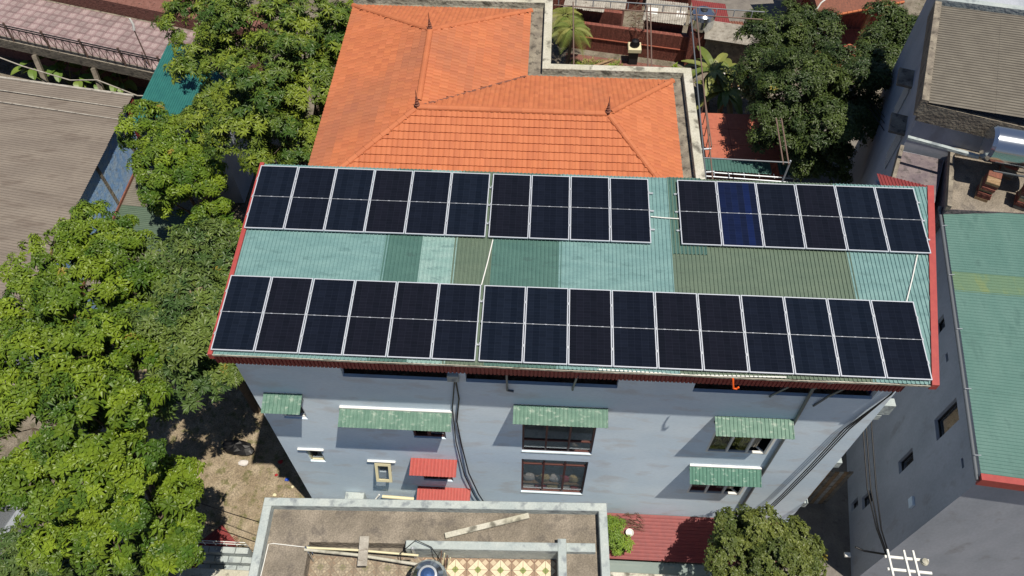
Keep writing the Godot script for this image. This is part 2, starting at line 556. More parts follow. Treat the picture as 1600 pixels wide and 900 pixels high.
func setting() -> void:
	var g := G.new()
	rect(g, -300, -300, 300, 300, 0.0)
	struct("ground", g, M.ground_far)
	g = G.new() # the bare yard beside the blue house, gently uneven
	var nz := FastNoiseLite.new()
	nz.seed = 4
	nz.frequency = 0.5
	for i in 40:
		for j in 40:
			var f := func(a: int, b: int) -> Vector3:
				var x := -9.0 + a * 0.23
				var z := -11.0 + b * 0.35
				var edge := minf(1.0, minf(minf(a, 40 - a), minf(b, 40 - b)) / 3.0)
				return Vector3(x, 0.004 + edge * (0.07 + 0.06 * nz.get_noise_2d(x, z)), z)
			g.quad(f.call(i, j + 1), f.call(i + 1, j + 1), f.call(i + 1, j), f.call(i, j))
	struct("dirt_yard", g, M.dirt)
	g = G.new()
	for k in 2600: # dry grass tufts of the yard
		var p := Vector3(rng.randf_range(-8.5, -0.2), 0.05, rng.randf_range(-9.5, 2.6))
		if nz.get_noise_2d(p.x * 1.3 + 40, p.z * 1.3) < 0.05:
			continue
		g.c = Color(0.30, 0.25, 0.12).lerp(Color(0.12, 0.15, 0.04), rng.randf()) * rng.randf_range(0.7, 1.2)
		for b in 3:
			var a := rng.randf() * TAU
			var d := Vector3(cos(a), 0, sin(a)) * rng.randf_range(0.04, 0.10)
			var s := Vector3(-d.z, 0, d.x) * 0.14
			g.tri(p - s, p + s, p + d + Vector3(0, rng.randf_range(0.04, 0.12), 0))
	var gr := struct("grass_tufts", g, M.leaf)
	gr.set_meta("kind", "stuff")
	tag(gr, "thin dry grass tufts scattered over the bare yard", "grass", "", "stuff")
	g = G.new()
	rect(g, 16.9, -20.0, 20.5, 9.0, 0.008)
	rect(g, 20.504, -26.0, 25.5, -17.0, 0.008)
	struct("alley_path", g, M.asphalt)
	g = G.new()
	rect(g, 17.0, -40.0, 24.0, -30.2, 0.010)
	struct("road", g, M.asphalt)
	g = G.new()
	g.xf = Transform3D(Basis(Vector3.UP, -0.165), Vector3(9.0, 0, -29.2))
	rect(g, 0, 0.45, 6.4, 1.05, 0.02)
	struct("garden_path", g, M.earth)
	# raised promenade with its pavers
	var F := Transform3D(Basis(Vector3.UP, -0.2545), Vector3(-22.0, 0, -24.75))
	g = G.new()
	g.xf = F
	g.box(Vector3(-6, 2.55, -3.75), Vector3(14, 2.95, -0.22))
	g.box(Vector3(-6, 2.45, -0.22), Vector3(14, 3.02, 0.08))
	var deck := struct("promenade", g, M.coping)
	deck.material_override = M.concrete
	g = G.new()
	g.cbox(Vector3(-0.235, 0, -0.235), Vector3(0.235, 0.06, 0.235), 0.014)
	# give the paver's top the print
	var pm := g.mesh()
	for i in 39:
		for j in 7:
			var p := F * Vector3(-5.7 + i * 0.48, 2.945 + rng.randf_range(-0.006, 0.004), -0.48 - j * 0.48)
			piece("paving_stone", pm, M["paver_%d" % rng.randi_range(0, 2)], deck, Transform3D(F.basis, p))
	g = G.new()
	g.xf = F
	g.box(Vector3(-6, 2.45, -5.4), Vector3(14, 3.75, -3.75))
	struct("earth_bank", g, M.earth)
	g = G.new()
	g.xf = F
	g.box(Vector3(-6, 0, -3.4), Vector3(14, 2.5, -1.6))
	struct("embankment", g, M.earth)

# ------------------------------------------------------------------ the blue-grey house with the solar roof
const SL := 0.0857
func RP(x: float, d: float, up := 0.0) -> Vector3: # up is measured from the sheets' pans
	return Vector3(x, 13.2, 0) + Vector3(0, sin(SL), -cos(SL)) * d + Vector3(0, cos(SL), sin(SL)) * (up - 0.115)

func awning(h: Node3D, x0: float, x1: float, ya: float, yo: float, m: Material, strip := false) -> void:
	var g := G.new()
	var O := Vector3(x0, ya, -0.59)
	var U := Vector3(0, yo - ya, 0.54)
	g.corr(O, U, Vector3(x1 - x0, 0, 0), int((x1 - x0) / 0.105), 0.022)
	var a := part("awning", g, m, h)
	g = G.new()
	for x in [x0 + 0.06, x1 - 0.06]:
		g.bar(Vector3(x, ya - 0.33, -0.585), Vector3(x, yo - 0.02, -0.08), 0.025, 0.025)
		g.bar(Vector3(x, ya - 0.03, -0.59), Vector3(x, yo - 0.03, -0.06), 0.025, 0.025)
		g.bar(Vector3(x, ya - 0.03, -0.585), Vector3(x, ya - 0.36, -0.585), 0.025, 0.025, Vector3.BACK)
	part("bracket", g, M.grey_metal, a)
	if strip:
		g = G.new()
		g.box(Vector3(x0, ya - 0.01, -0.6), Vector3(x1, ya + 0.05, -0.53))
		part("flashing", g, M.white, a)

func window(h: Node3D, r: Rect2, z: float, cols: int, m: Material, transom := 0.0, open_col := -1) -> Node3D:
	var g := G.new()
	var x0 := r.position.x
	var x1 := r.end.x
	var y0 := r.position.y
	var y1 := r.end.y
	var w := 0.06
	g.box(Vector3(x0, y0, z - 0.06), Vector3(x1, y0 + w, z + 0.02))
	g.box(Vector3(x0, y1 - w, z - 0.06), Vector3(x1, y1, z + 0.02))
	for i in cols + 1:
		var x := lerpf(x0, x1 - w, float(i) / cols)
		g.box(Vector3(x, y0 + w, z - 0.055), Vector3(x + w, y1 - w, z + 0.024))
	if transom > 0:
		for i in cols:
			var a := lerpf(x0, x1 - w, float(i) / cols) + w
			var b := lerpf(x0, x1 - w, float(i + 1) / cols)
			g.box(Vector3(a, transom, z - 0.05), Vector3(b, transom + 0.05, z + 0.018))
	var f := part("window", g, m, h)
	for i in cols:
		var a := lerpf(x0, x1 - w, float(i) / cols) + w
		var b := lerpf(x0, x1 - w, float(i + 1) / cols)
		g = G.new()
		if i == open_col: # this casement is swung out
			var T := Transform3D(Basis(Vector3.UP, -0.75), Vector3(b, 0, z + 0.03))
			g.xf = T
			g.box(Vector3(a - b, y0 + w, -0.02), Vector3(0, y0 + w + 0.05, 0.02))
			g.box(Vector3(a - b, y1 - w - 0.05, -0.02), Vector3(0, y1 - w, 0.02))
			g.box(Vector3(a - b, y0 + w + 0.05, -0.02), Vector3(a - b + 0.05, y1 - w - 0.05, 0.02))
			g.box(Vector3(-0.05, y0 + w + 0.05, -0.02), Vector3(0, y1 - w - 0.05, 0.02))
			part("open_casement", g, m, f)
			continue
		g.box(Vector3(a, y0 + w, z - 0.02), Vector3(b, y1 - w, z - 0.014))
		part("pane", g, M.glass, f)
	return f

func solar_house() -> void:
	var h := thing("solar_house", "pale blue-grey three storey house under the long solar panel roof", "house", Vector3(8.4, 0, -0.6))
	var g := G.new()
	g.xf = Transform3D(Basis.IDENTITY, Vector3(0, 0, -0.6))
	var WD := Rect2(12.9, 7.42, 1.8, 1.38)
	var WE := Rect2(12.93, 4.15, 1.76, 1.15)
	var WC := Rect2(7.45, 6.82, 2.12, 2.2)
	var W2 := Rect2(7.45, 3.52, 2.08, 2.74)
	var WB := Rect2(4.21, 7.47, 0.97, 1.1)
	var WS := Rect2(0.62, 5.3, 0.5, 0.92)
	var WK := Rect2(2.78, 4.68, 0.42, 0.85)
	var WR := Rect2(4.2, 4.15, 0.98, 1.1)
	var WT := Rect2(0.5, 8.4, 0.7, 1.0)
	g.wall(Vector2(-0.05, 0), Vector2(16.9, 11.06), 0.1, [WD, WE, WC, W2, WB, WS, WK, WR, WT])
	part("wall", g, M.facade, h)
	for x in [[-0.05, 2.7], [5.5, 5.95], [9.9, 11.85], [16.45, 16.9]]:
		g = G.new()
		g.box(Vector3(x[0], 11.06, -0.75), Vector3(x[1], 13.02, -0.6))
		part("attic_pier", g, M.facade, h)
	g = G.new()
	g.box(Vector3(-0.05, 0, -5.6), Vector3(0.17, 13.0, -0.7))
	part("side_wall", g, M.facade, h)
	g = G.new()
	g.box(Vector3(16.68, 0, -5.6), Vector3(16.9, 13.0, -0.7))
	part("side_wall", g, M.facade, h)
	g = G.new()
	g.box(Vector3(-0.05, 0, -5.85), Vector3(16.9, 13.2, -5.6))
	part("rear_wall", g, M.facade, h)
	for y in [10.2, 6.5, 3.2]:
		g = G.new()
		g.box(Vector3(0.17, y, -5.6), Vector3(16.68, y + 0.2, -0.7))
		part("floor_slab", g, M.concrete, h)
	g = G.new()
	g.box(Vector3(0.17, 10.4, -2.9), Vector3(16.68, 12.8, -2.7))
	part("attic_partition", g, M.maroon, h)
	for y in [3.4, 6.7]:
		g = G.new()
		g.box(Vector3(0.17, y, -3.9), Vector3(16.68, y + 3.0, -3.8))
		part("partition", g, M.room, h)
	# concrete ledges that stick out beyond the right-hand end of the front
	for y in [[10.75, 0.3, 0.5], [10.18, 0.14, 0.25], [7.05, 0.16, 0.35], [3.7, 0.16, 0.35]]:
		g = G.new()
		g.box(Vector3(16.9, y[0] - y[2], -0.82), Vector3(16.9 + y[1], y[0], -0.6))
		part("ledge", g, M.coping, h)
	# awnings
	awning(h, 0.3, 1.38, 9.98, 9.80, M.awning_green)
	awning(h, 2.3, 5.47, 9.33, 9.14, M.awning_green, true)
	awning(h, 7.2, 9.78, 9.93, 9.82, M.awning_green)
	awning(h, 12.7, 14.82, 9.76, 9.64, M.awning_green)
	awning(h, 12.62, 14.8, 6.44, 6.22, M.awning_deep, true)
	awning(h, 3.95, 5.42, 5.98, 5.87, M.red_bright)
	awning(h, 3.93, 5.74, 3.62, 3.48, M.red_bright)
	# windows
	var zw := -0.68
	window(h, WD, -0.615, 3, M.white, 0.0, 2)
	window(h, WE, -0.615, 3, M.white, 0.0, 2)
	window(h, WC, zw, 3, M.brown_frame, 7.5)
	window(h, W2, zw, 3, M.brown_frame, 5.72)
	window(h, WB, zw, 2, M.brown_frame, 0.0, 0)
	window(h, WS, zw, 1, M.cream)
	window(h, WR, zw, 2, M.brown_frame)
	window(h, WT, zw, 1, M.white)
	g = G.new() # the little window that is pushed open at the bottom
	var T := Transform3D(Basis(Vector3.RIGHT, -0.35), Vector3(2.99, 5.5, -0.56))
	g.xf = T
	for b in [[-0.26, -0.84, 0.26, -0.74], [-0.26, -0.1, 0.26, 0.0], [-0.26, -0.74, -0.17, -0.1], [0.17, -0.74, 0.26, -0.1]]:
		g.box(Vector3(b[0], b[1], -0.02), Vector3(b[2], b[3], 0.03))
	var kf := part("window", g, M.cream, h, "small cream window pushed open at the bottom")
	g = G.new()
	g.xf = T
	g.box(Vector3(-0.17, -0.74, -0.005), Vector3(0.17, -0.1, 0.005))
	part("pane", g, M.glass, kf)
	for b in [[0.42, 1.24, 6.3], [2.52, 3.42, 5.62]]:
		g = G.new()
		g.box(Vector3(b[0], b[2], -0.6), Vector3(b[1], b[2] + 0.035, -0.53))
		part("window_hood", g, M.white, h)
	for w in [WD, WE]:
		for i in 2:
			g = G.new()
			for k in 8: # hanging folds
				var x: float = w.position.x + 0.1 + i * 0.9 + k * 0.07
				g.tube([Vector3(x, w.position.y + 0.1, -0.80), Vector3(x + 0.01, w.end.y - 0.05, -0.79)], 0.04, 0.035, 5)
			part("curtain", g, M.curtain, h)
	for w in [WC, W2]:
		g = G.new()
		g.cbox(Vector3(w.position.x - 0.02, w.position.y - 0.05, -0.6), Vector3(w.end.x + 0.02, w.position.y, -0.585), 0.01)
		part("window_sill", g, M.coping, h)
	g = G.new()
	g.box(Vector3(7.47, 4.0, -1.1), Vector3(9.5, 4.05, -0.72))
	part("window_shelf", g, M.wood, h)
	# roof: corrugated sheets laid side by side
	var bands := [[0.0, 3.74, "teal_sheet", "faded teal"], [3.74, 4.62, "green_sheet", "dark green"], [4.62, 5.53, "pale_sheet", "pale bleached"], [5.53, 6.45, "olive_sheet", "dull olive"],
		[6.45, 8.24, "green_sheet", "dark green"], [8.24, 11.06, "teal_sheet", "faded teal"], [11.06, 15.6, "olive_sheet", "dull olive"]]
	for i in bands.size():
		var b: Array = bands[i]
		g = G.new()
		var up := 0.006 * (i % 2)
		var w: float = b[1] - b[0] + 0.08
		g.corr(RP(b[0], -0.07, up), RP(b[0], 5.78, up) - RP(b[0], -0.07, up), Vector3(w, 0, 0), int(w / 0.1), 0.022)
		part("roof_sheet", g, M[b[2]], h, b[3] + " corrugated roof sheet")
	g = G.new() # the last sheet is cut along the slanting right-hand edge
	var x9 := 15.6
	g.corr(RP(x9, -0.07, 0.006), RP(x9, 5.78, 0.006) - RP(x9, -0.07, 0.006), Vector3(2.62, 0, 0), 26, 0.022, func(t): return clampf((x9 + t * 2.62 - 16.92) / 0.205 / 5.85, 0, 1))
	part("roof_sheet", g, M.teal_sheet, h, "faded teal corrugated roof sheet cut to the slanting edge")
	g = G.new() # darker short sheet lapped over the upper part beside the gap
	g.corr(RP(11.13, 3.3, 0.016), RP(11.13, 5.8, 0.016) - RP(11.13, 3.3, 0.016), Vector3(0.9, 0, 0), 9, 0.022)
	part("roof_sheet", g, M.green_sheet, h, "short dark green roof sheet lapped over the olive one")
	# red barge caps
	g = G.new()
	var rb := RP(18.12, 5.8, 0.0)
	var ra := RP(16.93, -0.1, 0.0)
	var o := Vector3(0.17, 0, 0)
	var upv := Vector3(0, 0.05, 0)
	var dn := Vector3(0, -0.16, 0)
	g.box8([ra + dn, ra + o + dn, rb + o + dn, rb + dn, ra + upv, ra + o + upv, rb + o + upv, rb + upv])
	part("barge_cap", g, M.red_trim, h)
	g = G.new()
	ra = RP(-0.07, -0.1, 0.0)
	rb = RP(-0.07, 5.8, 0.0)
	o = Vector3(0.11, 0, 0)
	g.box8([ra + dn, ra + o + dn, rb + o + dn, rb + dn, ra + upv, ra + o + upv, rb + o + upv, rb + upv])
	part("barge_cap", g, M.red_trim, h)
	# gutter: an open trough along the eave
	g = G.new()
	var sag := func(x: float) -> float: return 13.04 - 0.0025 * x + 0.012 * sin(x * 1.3)
	for i in 34:
		var xa := -0.1 + i * 0.503
		var xb := xa + 0.503
		var ya: float = sag.call(xa)
		var yb: float = sag.call(xb)
		var pr := [Vector2(0.14, 0.07), Vector2(0.15, 0.0), Vector2(0.19, -0.03), Vector2(0.23, 0.0), Vector2(0.24, 0.07), Vector2(0.255, 0.07), Vector2(0.245, -0.01), Vector2(0.19, -0.045), Vector2(0.135, -0.01)]
		for k in pr.size() - 1:
			var p: Vector2 = pr[k] - Vector2(0.165, 0)
			var q: Vector2 = pr[k + 1] - Vector2(0.165, 0)
			g.quad(Vector3(xa, ya + p.y, p.x), Vector3(xb, yb + p.y, p.x), Vector3(xb, yb + q.y, q.x), Vector3(xa, ya + q.y, q.x))
	part("gutter", g, M.white_paint, h)
	g = G.new() # hanging red skirt behind the gutter
	g.corr(Vector3(-0.08, 13.02, -0.06), Vector3(0, -0.60, -0.02), Vector3(16.6, 0, 0), 168, 0.025)
	part("eave_skirt", g, M.maroon, h)

func panel_proto() -> Node3D:
	var t := thing("solar_module", "", "solar panel")
	var w := 1.037
	var l := 2.09
	var g := G.new()
	var f := 0.026
	g.cbox(Vector3(0, 0, -f), Vector3(w, 0.035, 0), 0.003)
	g.cbox(Vector3(0, 0, -l), Vector3(w, 0.035, -l + f), 0.003)
	g.cbox(Vector3(0, 0, -l + f), Vector3(f, 0.035, -f), 0.003)
	g.cbox(Vector3(w - f, 0, -l + f), Vector3(w, 0.035, -f), 0.003)
	part("frame", g, M.frame_metal, t)
	for k in 2:
		var z1 := -f - k * (l / 2 - f + 0.008)
		var z0 := z1 - (l / 2 - f - 0.008)
		g = G.new()
		g.quad(Vector3(f, 0.030, z1), Vector3(w - f, 0.030, z1), Vector3(w - f, 0.030, z0), Vector3(f, 0.030, z0))
		g.quad(Vector3(f, 0.008, z0), Vector3(w - f, 0.008, z0), Vector3(w - f, 0.008, z1), Vector3(f, 0.008, z1))
		part("cell_field", g, M.cells_0, t)
	g = G.new()
	g.box(Vector3(f, 0.012, -l / 2 - 0.005), Vector3(w - f, 0.0305, -l / 2 + 0.005))
	var mid := part("busbar_strip", g, M.rail_metal, t)
	for k in 3:
		g = G.new()
		g.box(Vector3(0.17 + k * 0.31, 0.0306, -l / 2 - 0.008), Vector3(0.22 + k * 0.31, 0.033, -l / 2 + 0.008))
		part("connector", g, M.frame_metal, mid)
	for s in [0, 1]:
		for z in [-0.45, -1.05, -1.64]:
			g = G.new()
			g.box(Vector3(-0.012 + s * (w - 0.012), 0.036, z - 0.035), Vector3(0.024 + s * (w - 0.012), 0.044, z + 0.035))
			part("clamp", g, M.rail_metal, t)
	return t

const ORD := ["first", "second", "third", "fourth", "fifth", "sixth", "seventh", "eighth", "ninth", "tenth", "eleventh", "twelfth", "thirteenth", "fourteenth", "fifteenth", "sixteenth"]
func solar_panels() -> void:
	var proto := panel_proto()
	var spots := []
	for i in 16:
		spots.append([i * 1.055 + (0.06 if i >= 6 else 0.0), 0.0, ORD[i] + " dark solar panel from the left in the long front row"])
	for i in 10:
		spots.append([i * 1.055 + (0.06 if i >= 6 else 0.0), 3.546, ORD[i] + " dark solar panel from the left in the rear left row"])
	for i in 6:
		spots.append([11.367 + i * 1.055, 3.546, "bright blue solar panel among the dark ones of the rear right row" if i == 1 else ORD[i] + " solar panel from the roof gap in the rear right row"])
	var first := true
	for s in spots:
		var p: Node3D = proto
		if not first:
			p = proto.duplicate()
			p.name = numbered("solar_module", self)
			add_child(p, true)
		first = false
		p.position = Vector3(s[0] + 0.009, 13.2, 0) + Vector3(0, sin(SL), -cos(SL)) * (s[1] as float) + Vector3(0, -0.03, 0)
		p.rotation = Vector3(SL + rng.randf_range(-0.004, 0.004), 0, rng.randf_range(-0.004, 0.004))
		tag(p, s[2], "solar panel", "solar panels in rows on the corrugated roof")
		var m: Material = M["cells_%d" % rng.randi_range(0, 2)]
		if "blue" in s[2]:
			m = M.cells_blue
		for c in p.get_children():
			if c.name.begins_with("cell_field"):
				c.material_override = m
	# rails that the panels are clamped to
	for r in [[-0.04, 16.98, 0.45, "front row, lower"], [-0.04, 16.98, 1.64, "front row, upper"], [-0.04, 10.72, 4.0, "rear left row, lower"], [-0.04, 10.72, 4.6, "rear left row, middle"], [-0.04, 10.72, 5.19, "rear left row, upper"], [11.28, 17.78, 4.0, "rear right row, lower"], [11.28, 17.78, 4.6, "rear right row, middle"], [11.28, 17.78, 5.19, "rear right row, upper"]]:
		var g := G.new()
		var a := RP(r[0], r[2], 0.05)
		var b := RP(r[1], r[2], 0.05)
		g.bar(a, b, 0.04, 0.045, Vector3(0, cos(SL), sin(SL)))
		solo("mounting_rail", g, M.rail_metal, "aluminium mounting rail under the solar panels, %s rail" % r[3], "rail", a, "rails under the solar panels")
	for r in [[[6.52, 3.5], [6.32, 2.12], "white conduit between the two panel rows near the middle"], [[17.36, 3.52], [16.8, 2.12], "white conduit between the two panel rows at the right end"]]:
		var g := G.new()
		var a := RP(r[0][0], r[0][1], 0.045)
		var b := RP(r[1][0], r[1][1], 0.045)
		g.tube([a, a.lerp(b, 0.5) + Vector3(0.01, 0, 0), b], 0.017)
		solo("conduit", g, M.white, r[2], "conduit", a)
	var g := G.new()
	g.tube([RP(10.63, 4.42, 0.06), RP(11.0, 4.40, 0.05), RP(11.4, 4.38, 0.06)], 0.016)
	solo("conduit", g, M.white, "white conduit bridging the gap between the rear panel rows", "conduit", RP(11.0, 4.4))
	for r in [[11.28, 4.2], [2.62, 3.38], [11.25, 4.05]]:
		pass

func house_fittings() -> void:
	var g := G.new()
	# cables down the front
	for c in [[[5.69, 11.25, -0.55], [5.72, 10.2, -0.54], [5.58, 8.8, -0.54], [5.62, 7.3, -0.55], [5.75, 5.2, -0.5], [6.0, 3.4, -0.5], [6.3, 2.0, -0.5], 0.022, "thick black cable hanging down the front from the attic box"],
			[[5.66, 11.2, -0.56], [5.5, 9.6, -0.55], [5.47, 7.4, -0.54], [5.6, 5.0, -0.5], [5.85, 3.2, -0.5], [6.1, 2.0, -0.5], 0.018, "thin black cable hanging left of the thick one"]]:
		g = G.new()
		var pts := []
		for p in c:
			if p is Array:
				pts.append(Vector3(p[0], p[1], p[2]))
		g.tube(pts, c[-2])
		solo("power_cable", g, M.black, c[-1], "cable", pts[0], "cables on the blue-grey house")
	for k in 3:
		g = G.new()
		var q := k * 0.07
		g.tube([Vector3(16.75, 11.7 - q, -0.5), Vector3(16.4 - q, 9.5, -0.5), Vector3(16.2 - q, 7.0, -0.45), Vector3(16.0 - q, 4.8, -0.42), Vector3(15.7 - q, 3.2, -0.3), Vector3(15.3 - q, 2.4, -0.2)], 0.017)
		solo("power_cable", g, M.dark_metal, "%s of three dark cables slanting down the right end of the front" % ["upper", "middle", "lower"][k], "cable", Vector3(16.75, 11.7, -0.5), "cables on the blue-grey house")
	g = G.new()
	g.cbox(Vector3(5.48, 11.2, -0.66), Vector3(5.78, 11.5, -0.5), 0.02)
	solo("junction_box", g, M.coping, "small pale junction box on the attic sill where the black cable starts", "box", Vector3(5.63, 11.2, -0.6))
	for c in [[[7.05, 13.0, -0.06], [7.03, 10.75, -0.57], [7.2, 10.7, -0.57], "grey support strut left of the middle awning"], [[8.77, 12.5, -0.1], [8.75, 11.0, -0.58], [8.75, 10.9, -0.58], "grey support strut in the middle attic opening"],
			[[13.97, 12.3, -0.2], [13.86, 11.1, -0.56], [13.86, 11.0, -0.58], "short grey strut at the right attic opening"], [[15.32, 12.6, -0.12], [15.25, 11.3, -0.5], [15.1, 10.6, -0.58], "grey strut at the right end under the eave"]]:
		g = G.new()
		g.tube([Vector3(c[0][0], c[0][1], c[0][2]), Vector3(c[1][0], c[1][1], c[1][2]), Vector3(c[2][0], c[2][1], c[2][2])], 0.03)
		solo("strut", g, M.grey_metal, c[3], "strut", Vector3(c[1][0], c[1][1], c[1][2]), "struts under the eave")
	g = G.new()
	g.tube([Vector3(14.72, 13.0, 0.04), Vector3(14.74, 12.3, -0.3), Vector3(14.78, 11.6, -0.54), Vector3(14.86, 9.75, -0.54), Vector3(14.9, 6.5, -0.54), Vector3(14.95, 2.2, -0.54)], 0.045, -1, 9)
	solo("downpipe", g, M.grey_metal, "grey downpipe running from the gutter past the right awnings", "pipe", Vector3(14.8, 11.6, -0.5))
	# outdoor unit, tube and slab at the foot of the wall
	var ac := thing("outdoor_unit", "pale grey air conditioner unit low on the wall beside the red awnings", "air conditioner", Vector3(1.62, 2.3, -0.45))
	g = G.new()
	g.cbox(Vector3(1.32, 2.3, -0.58), Vector3(1.98, 2.82, -0.26), 0.02)
	part("casing", g, M.coping, ac)
	g = G.new()
	g.xf = Transform3D(Basis(Vector3.RIGHT, PI / 2), Vector3(1.55, 2.55, -0.262))
	g.lathe(Vector3.ZERO, [Vector2(0.2, 0), Vector2(0.2, 0.015), Vector2(0.0, 0.02)], 16)
	part("fan_grille", g, M.dark_metal, ac)
	g = G.new()
	g.tube([Vector3(1.98, 2.5, -0.4), Vector3(2.3, 2.45, -0.4), Vector3(2.4, 2.6, -0.5), Vector3(2.5, 2.75, -0.55)], 0.03)
	part("hose", g, M.white, ac)
	g = G.new()
	g.tube([Vector3(2.66, 3.0, -0.4), Vector3(3.75, 2.9, -0.4)], 0.06, -1, 10)
	solo("bamboo_pole", g, M.cream, "short cream pole lying against the wall left of the lower red awning", "pole", Vector3(3.2, 2.9, -0.4))
	g = G.new()
	g.box8([Vector3(0.0, 2.2, 0.2), Vector3(1.3, 1.9, 0.25), Vector3(1.3, 1.9, -0.1), Vector3(0.0, 2.2, -0.2), Vector3(0.0, 2.26, 0.2), Vector3(1.3, 1.96, 0.25), Vector3(1.3, 1.96, -0.1), Vector3(0.0, 2.26, -0.2)])
	solo("white_board", g, M.white, "white board wedged between the wall foot and the flat roof's parapet", "board", Vector3(0.6, 2.0, 0))
	g = G.new()
	g.tube([Vector3(12.35, 13.12, 0.14), Vector3(12.37, 13.0, 0.2), Vector3(12.42, 12.8, 0.22), Vector3(12.5, 12.78, 0.22), Vector3(12.53, 12.86, 0.22)], 0.025)
	solo("hook", g, M.orange_plastic, "orange plastic hook hanging over the gutter", "hook", Vector3(12.4, 13.0, 0.15))
	for c in [[9.2, 13.6, 13.09, "long white plastic strip lying in the gutter near the orange hook"], [14.2, 16.3, 13.06, "short white plastic strip at the right end of the gutter"]]:
		g = G.new()
		g.tube([Vector3(c[0], c[2] + 0.0, 0.03), Vector3((c[0] + c[1]) / 2, c[2] - 0.03, 0.055), Vector3(c[1], c[2] + 0.005, 0.03)], 0.02)
		solo("plastic_strip", g, M.white, c[3], "plastic strip", Vector3(c[0], c[2], 0.13))
	g = G.new()
	g.lathe(Vector3(16.72, 10.85, -0.95), [Vector2(0.0, 0), Vector2(0.2, 0), Vector2(0.22, 0.3), Vector2(0.2, 0.55), Vector2(0.0, 0.6)], 14)
	solo("plastic_drum", g, M.blue_plastic, "blue plastic drum at the right end under the eave", "drum", Vector3(16.72, 10.85, -0.95))
	# bundles on the shelf behind the lower brown window
	var b := [["white_cloth", "white bundle at the left of the lower brown window's shelf", 7.7], ["cream_cloth", "round cream bundle second on the lower brown window's shelf", 8.22], ["white_cloth", "pale bundle in the middle of the lower brown window's shelf", 8.55], ["red_cloth", "red bundle on the lower brown window's shelf", 8.85], ["cream_cloth", "flat cream bundle at the right of the lower brown window's shelf", 9.2]]
	for i in b.size():
		g = G.new()
		g.blob(Vector3(b[i][2], 4.05 + 0.25, -0.83), Vector3(0.2, 0.25, 0.1), 0.16, rng)
		solo("cloth_bundle", g, M[b[i][0]], b[i][1], "bundle", Vector3(b[i][2], 4.05, -0.83), "bundles behind the brown window")
	for i in 5:
		g = G.new()
		g.cbox(Vector3(7.52 + i * 0.4, 3.54, -0.98), Vector3(7.88 + i * 0.4, 3.74 + 0.03 * (i % 3), -0.74), 0.02)
		solo("small_box", g, M[["white_cloth", "red_cloth", "cream_cloth"][i % 3]], "%s box from the left along the lower brown window's bottom" % ORD[i], "box", Vector3(7.7 + i * 0.4, 3.54, -0.98), "boxes behind the brown window")

# ------------------------------------------------------------------ the house with the orange tiled roof
var tile_mesh: ArrayMesh
var tile_budget := 300

func tile_shape(g: G) -> void: # lies in x (across) and -z (up the slope), y out of the roof
	var w := 0.166
	var l := 0.31
	var xs := [-0.5, -0.32, -0.1, 0.12, 0.3, 0.5]
	var hs := [0.012, 0.016, 0.030, 0.030, 0.016, 0.012]
	for i in 5:
		var a := Vector3(xs[i] * w, hs[i] + 0.042, 0.0)
		var b := Vector3(xs[i + 1] * w, hs[i + 1] + 0.042, 0.0)
		var d := Vector3(xs[i + 1] * w, hs[i + 1] * 0.9 + 0.002, -l)
		var e := Vector3(xs[i] * w, hs[i] * 0.9 + 0.002, -l)
		g.quad(a, b, d, e)
		g.quad(a - Vector3(0, 0.042, 0), b - Vector3(0, 0.042, 0), b, a)

func tiled_face(h: Node3D, roof: Node3D, poly: Array, mass: G, singly: bool) -> void: # poly: eave left, eave right, then round
	var U: Vector3 = (poly[1] - poly[0]).normalized()
	var N: Vector3 = (poly[1] - poly[0]).cross(poly[poly.size() - 1] - poly[0]).normalized()
	var V := N.cross(U)
	var flatp := PackedVector2Array()
	var hi := Vector2.ZERO
	var lo := Vector2.ZERO
	for p in poly:
		var q := Vector2((p - poly[0]).dot(U), (p - poly[0]).dot(V))
		flatp.append(q)
		hi = hi.max(q)
		lo = lo.min(q)
	var rows := int(hi.y / 0.272) + 1
	var weather := FastNoiseLite.new()
	weather.seed = 77
	weather.frequency = 0.28
	var cols := int((hi.x - lo.x) / 0.163) + 2
	for k in rows:
		var r := (rows - 1 - k) if singly else k # the front face: from the ridge down, where it is seen
		for i in cols:
			var q := Vector2(lo.x + i * 0.163, 0.03 + r * 0.272)
			if not Geometry2D.is_point_in_polygon(q + Vector2(0, 0.12), flatp):
				continue
			var at: Vector3 = poly[0] + U * q.x + V * q.y + N * (0.012 + rng.randf_range(-0.003, 0.003))
			var B := Basis(U, N, -V) * Basis(Vector3.UP, rng.randf_range(-0.012, 0.012))
			var tone := rng.randi_range(0, 3)
			if singly and tile_budget > 0:
				tile_budget -= 1
				piece("roof_tile", tile_mesh, M["tile_%d" % tone], roof, Transform3D(B, at))
			else:
				mass.xf = Transform3D(B, at)
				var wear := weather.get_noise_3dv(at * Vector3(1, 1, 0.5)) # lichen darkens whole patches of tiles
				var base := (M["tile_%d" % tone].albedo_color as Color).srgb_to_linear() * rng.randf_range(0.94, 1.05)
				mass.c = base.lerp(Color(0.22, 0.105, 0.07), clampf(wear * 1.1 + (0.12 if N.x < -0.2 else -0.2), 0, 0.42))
				tile_shape(mass)
				mass.xf = Transform3D.IDENTITY

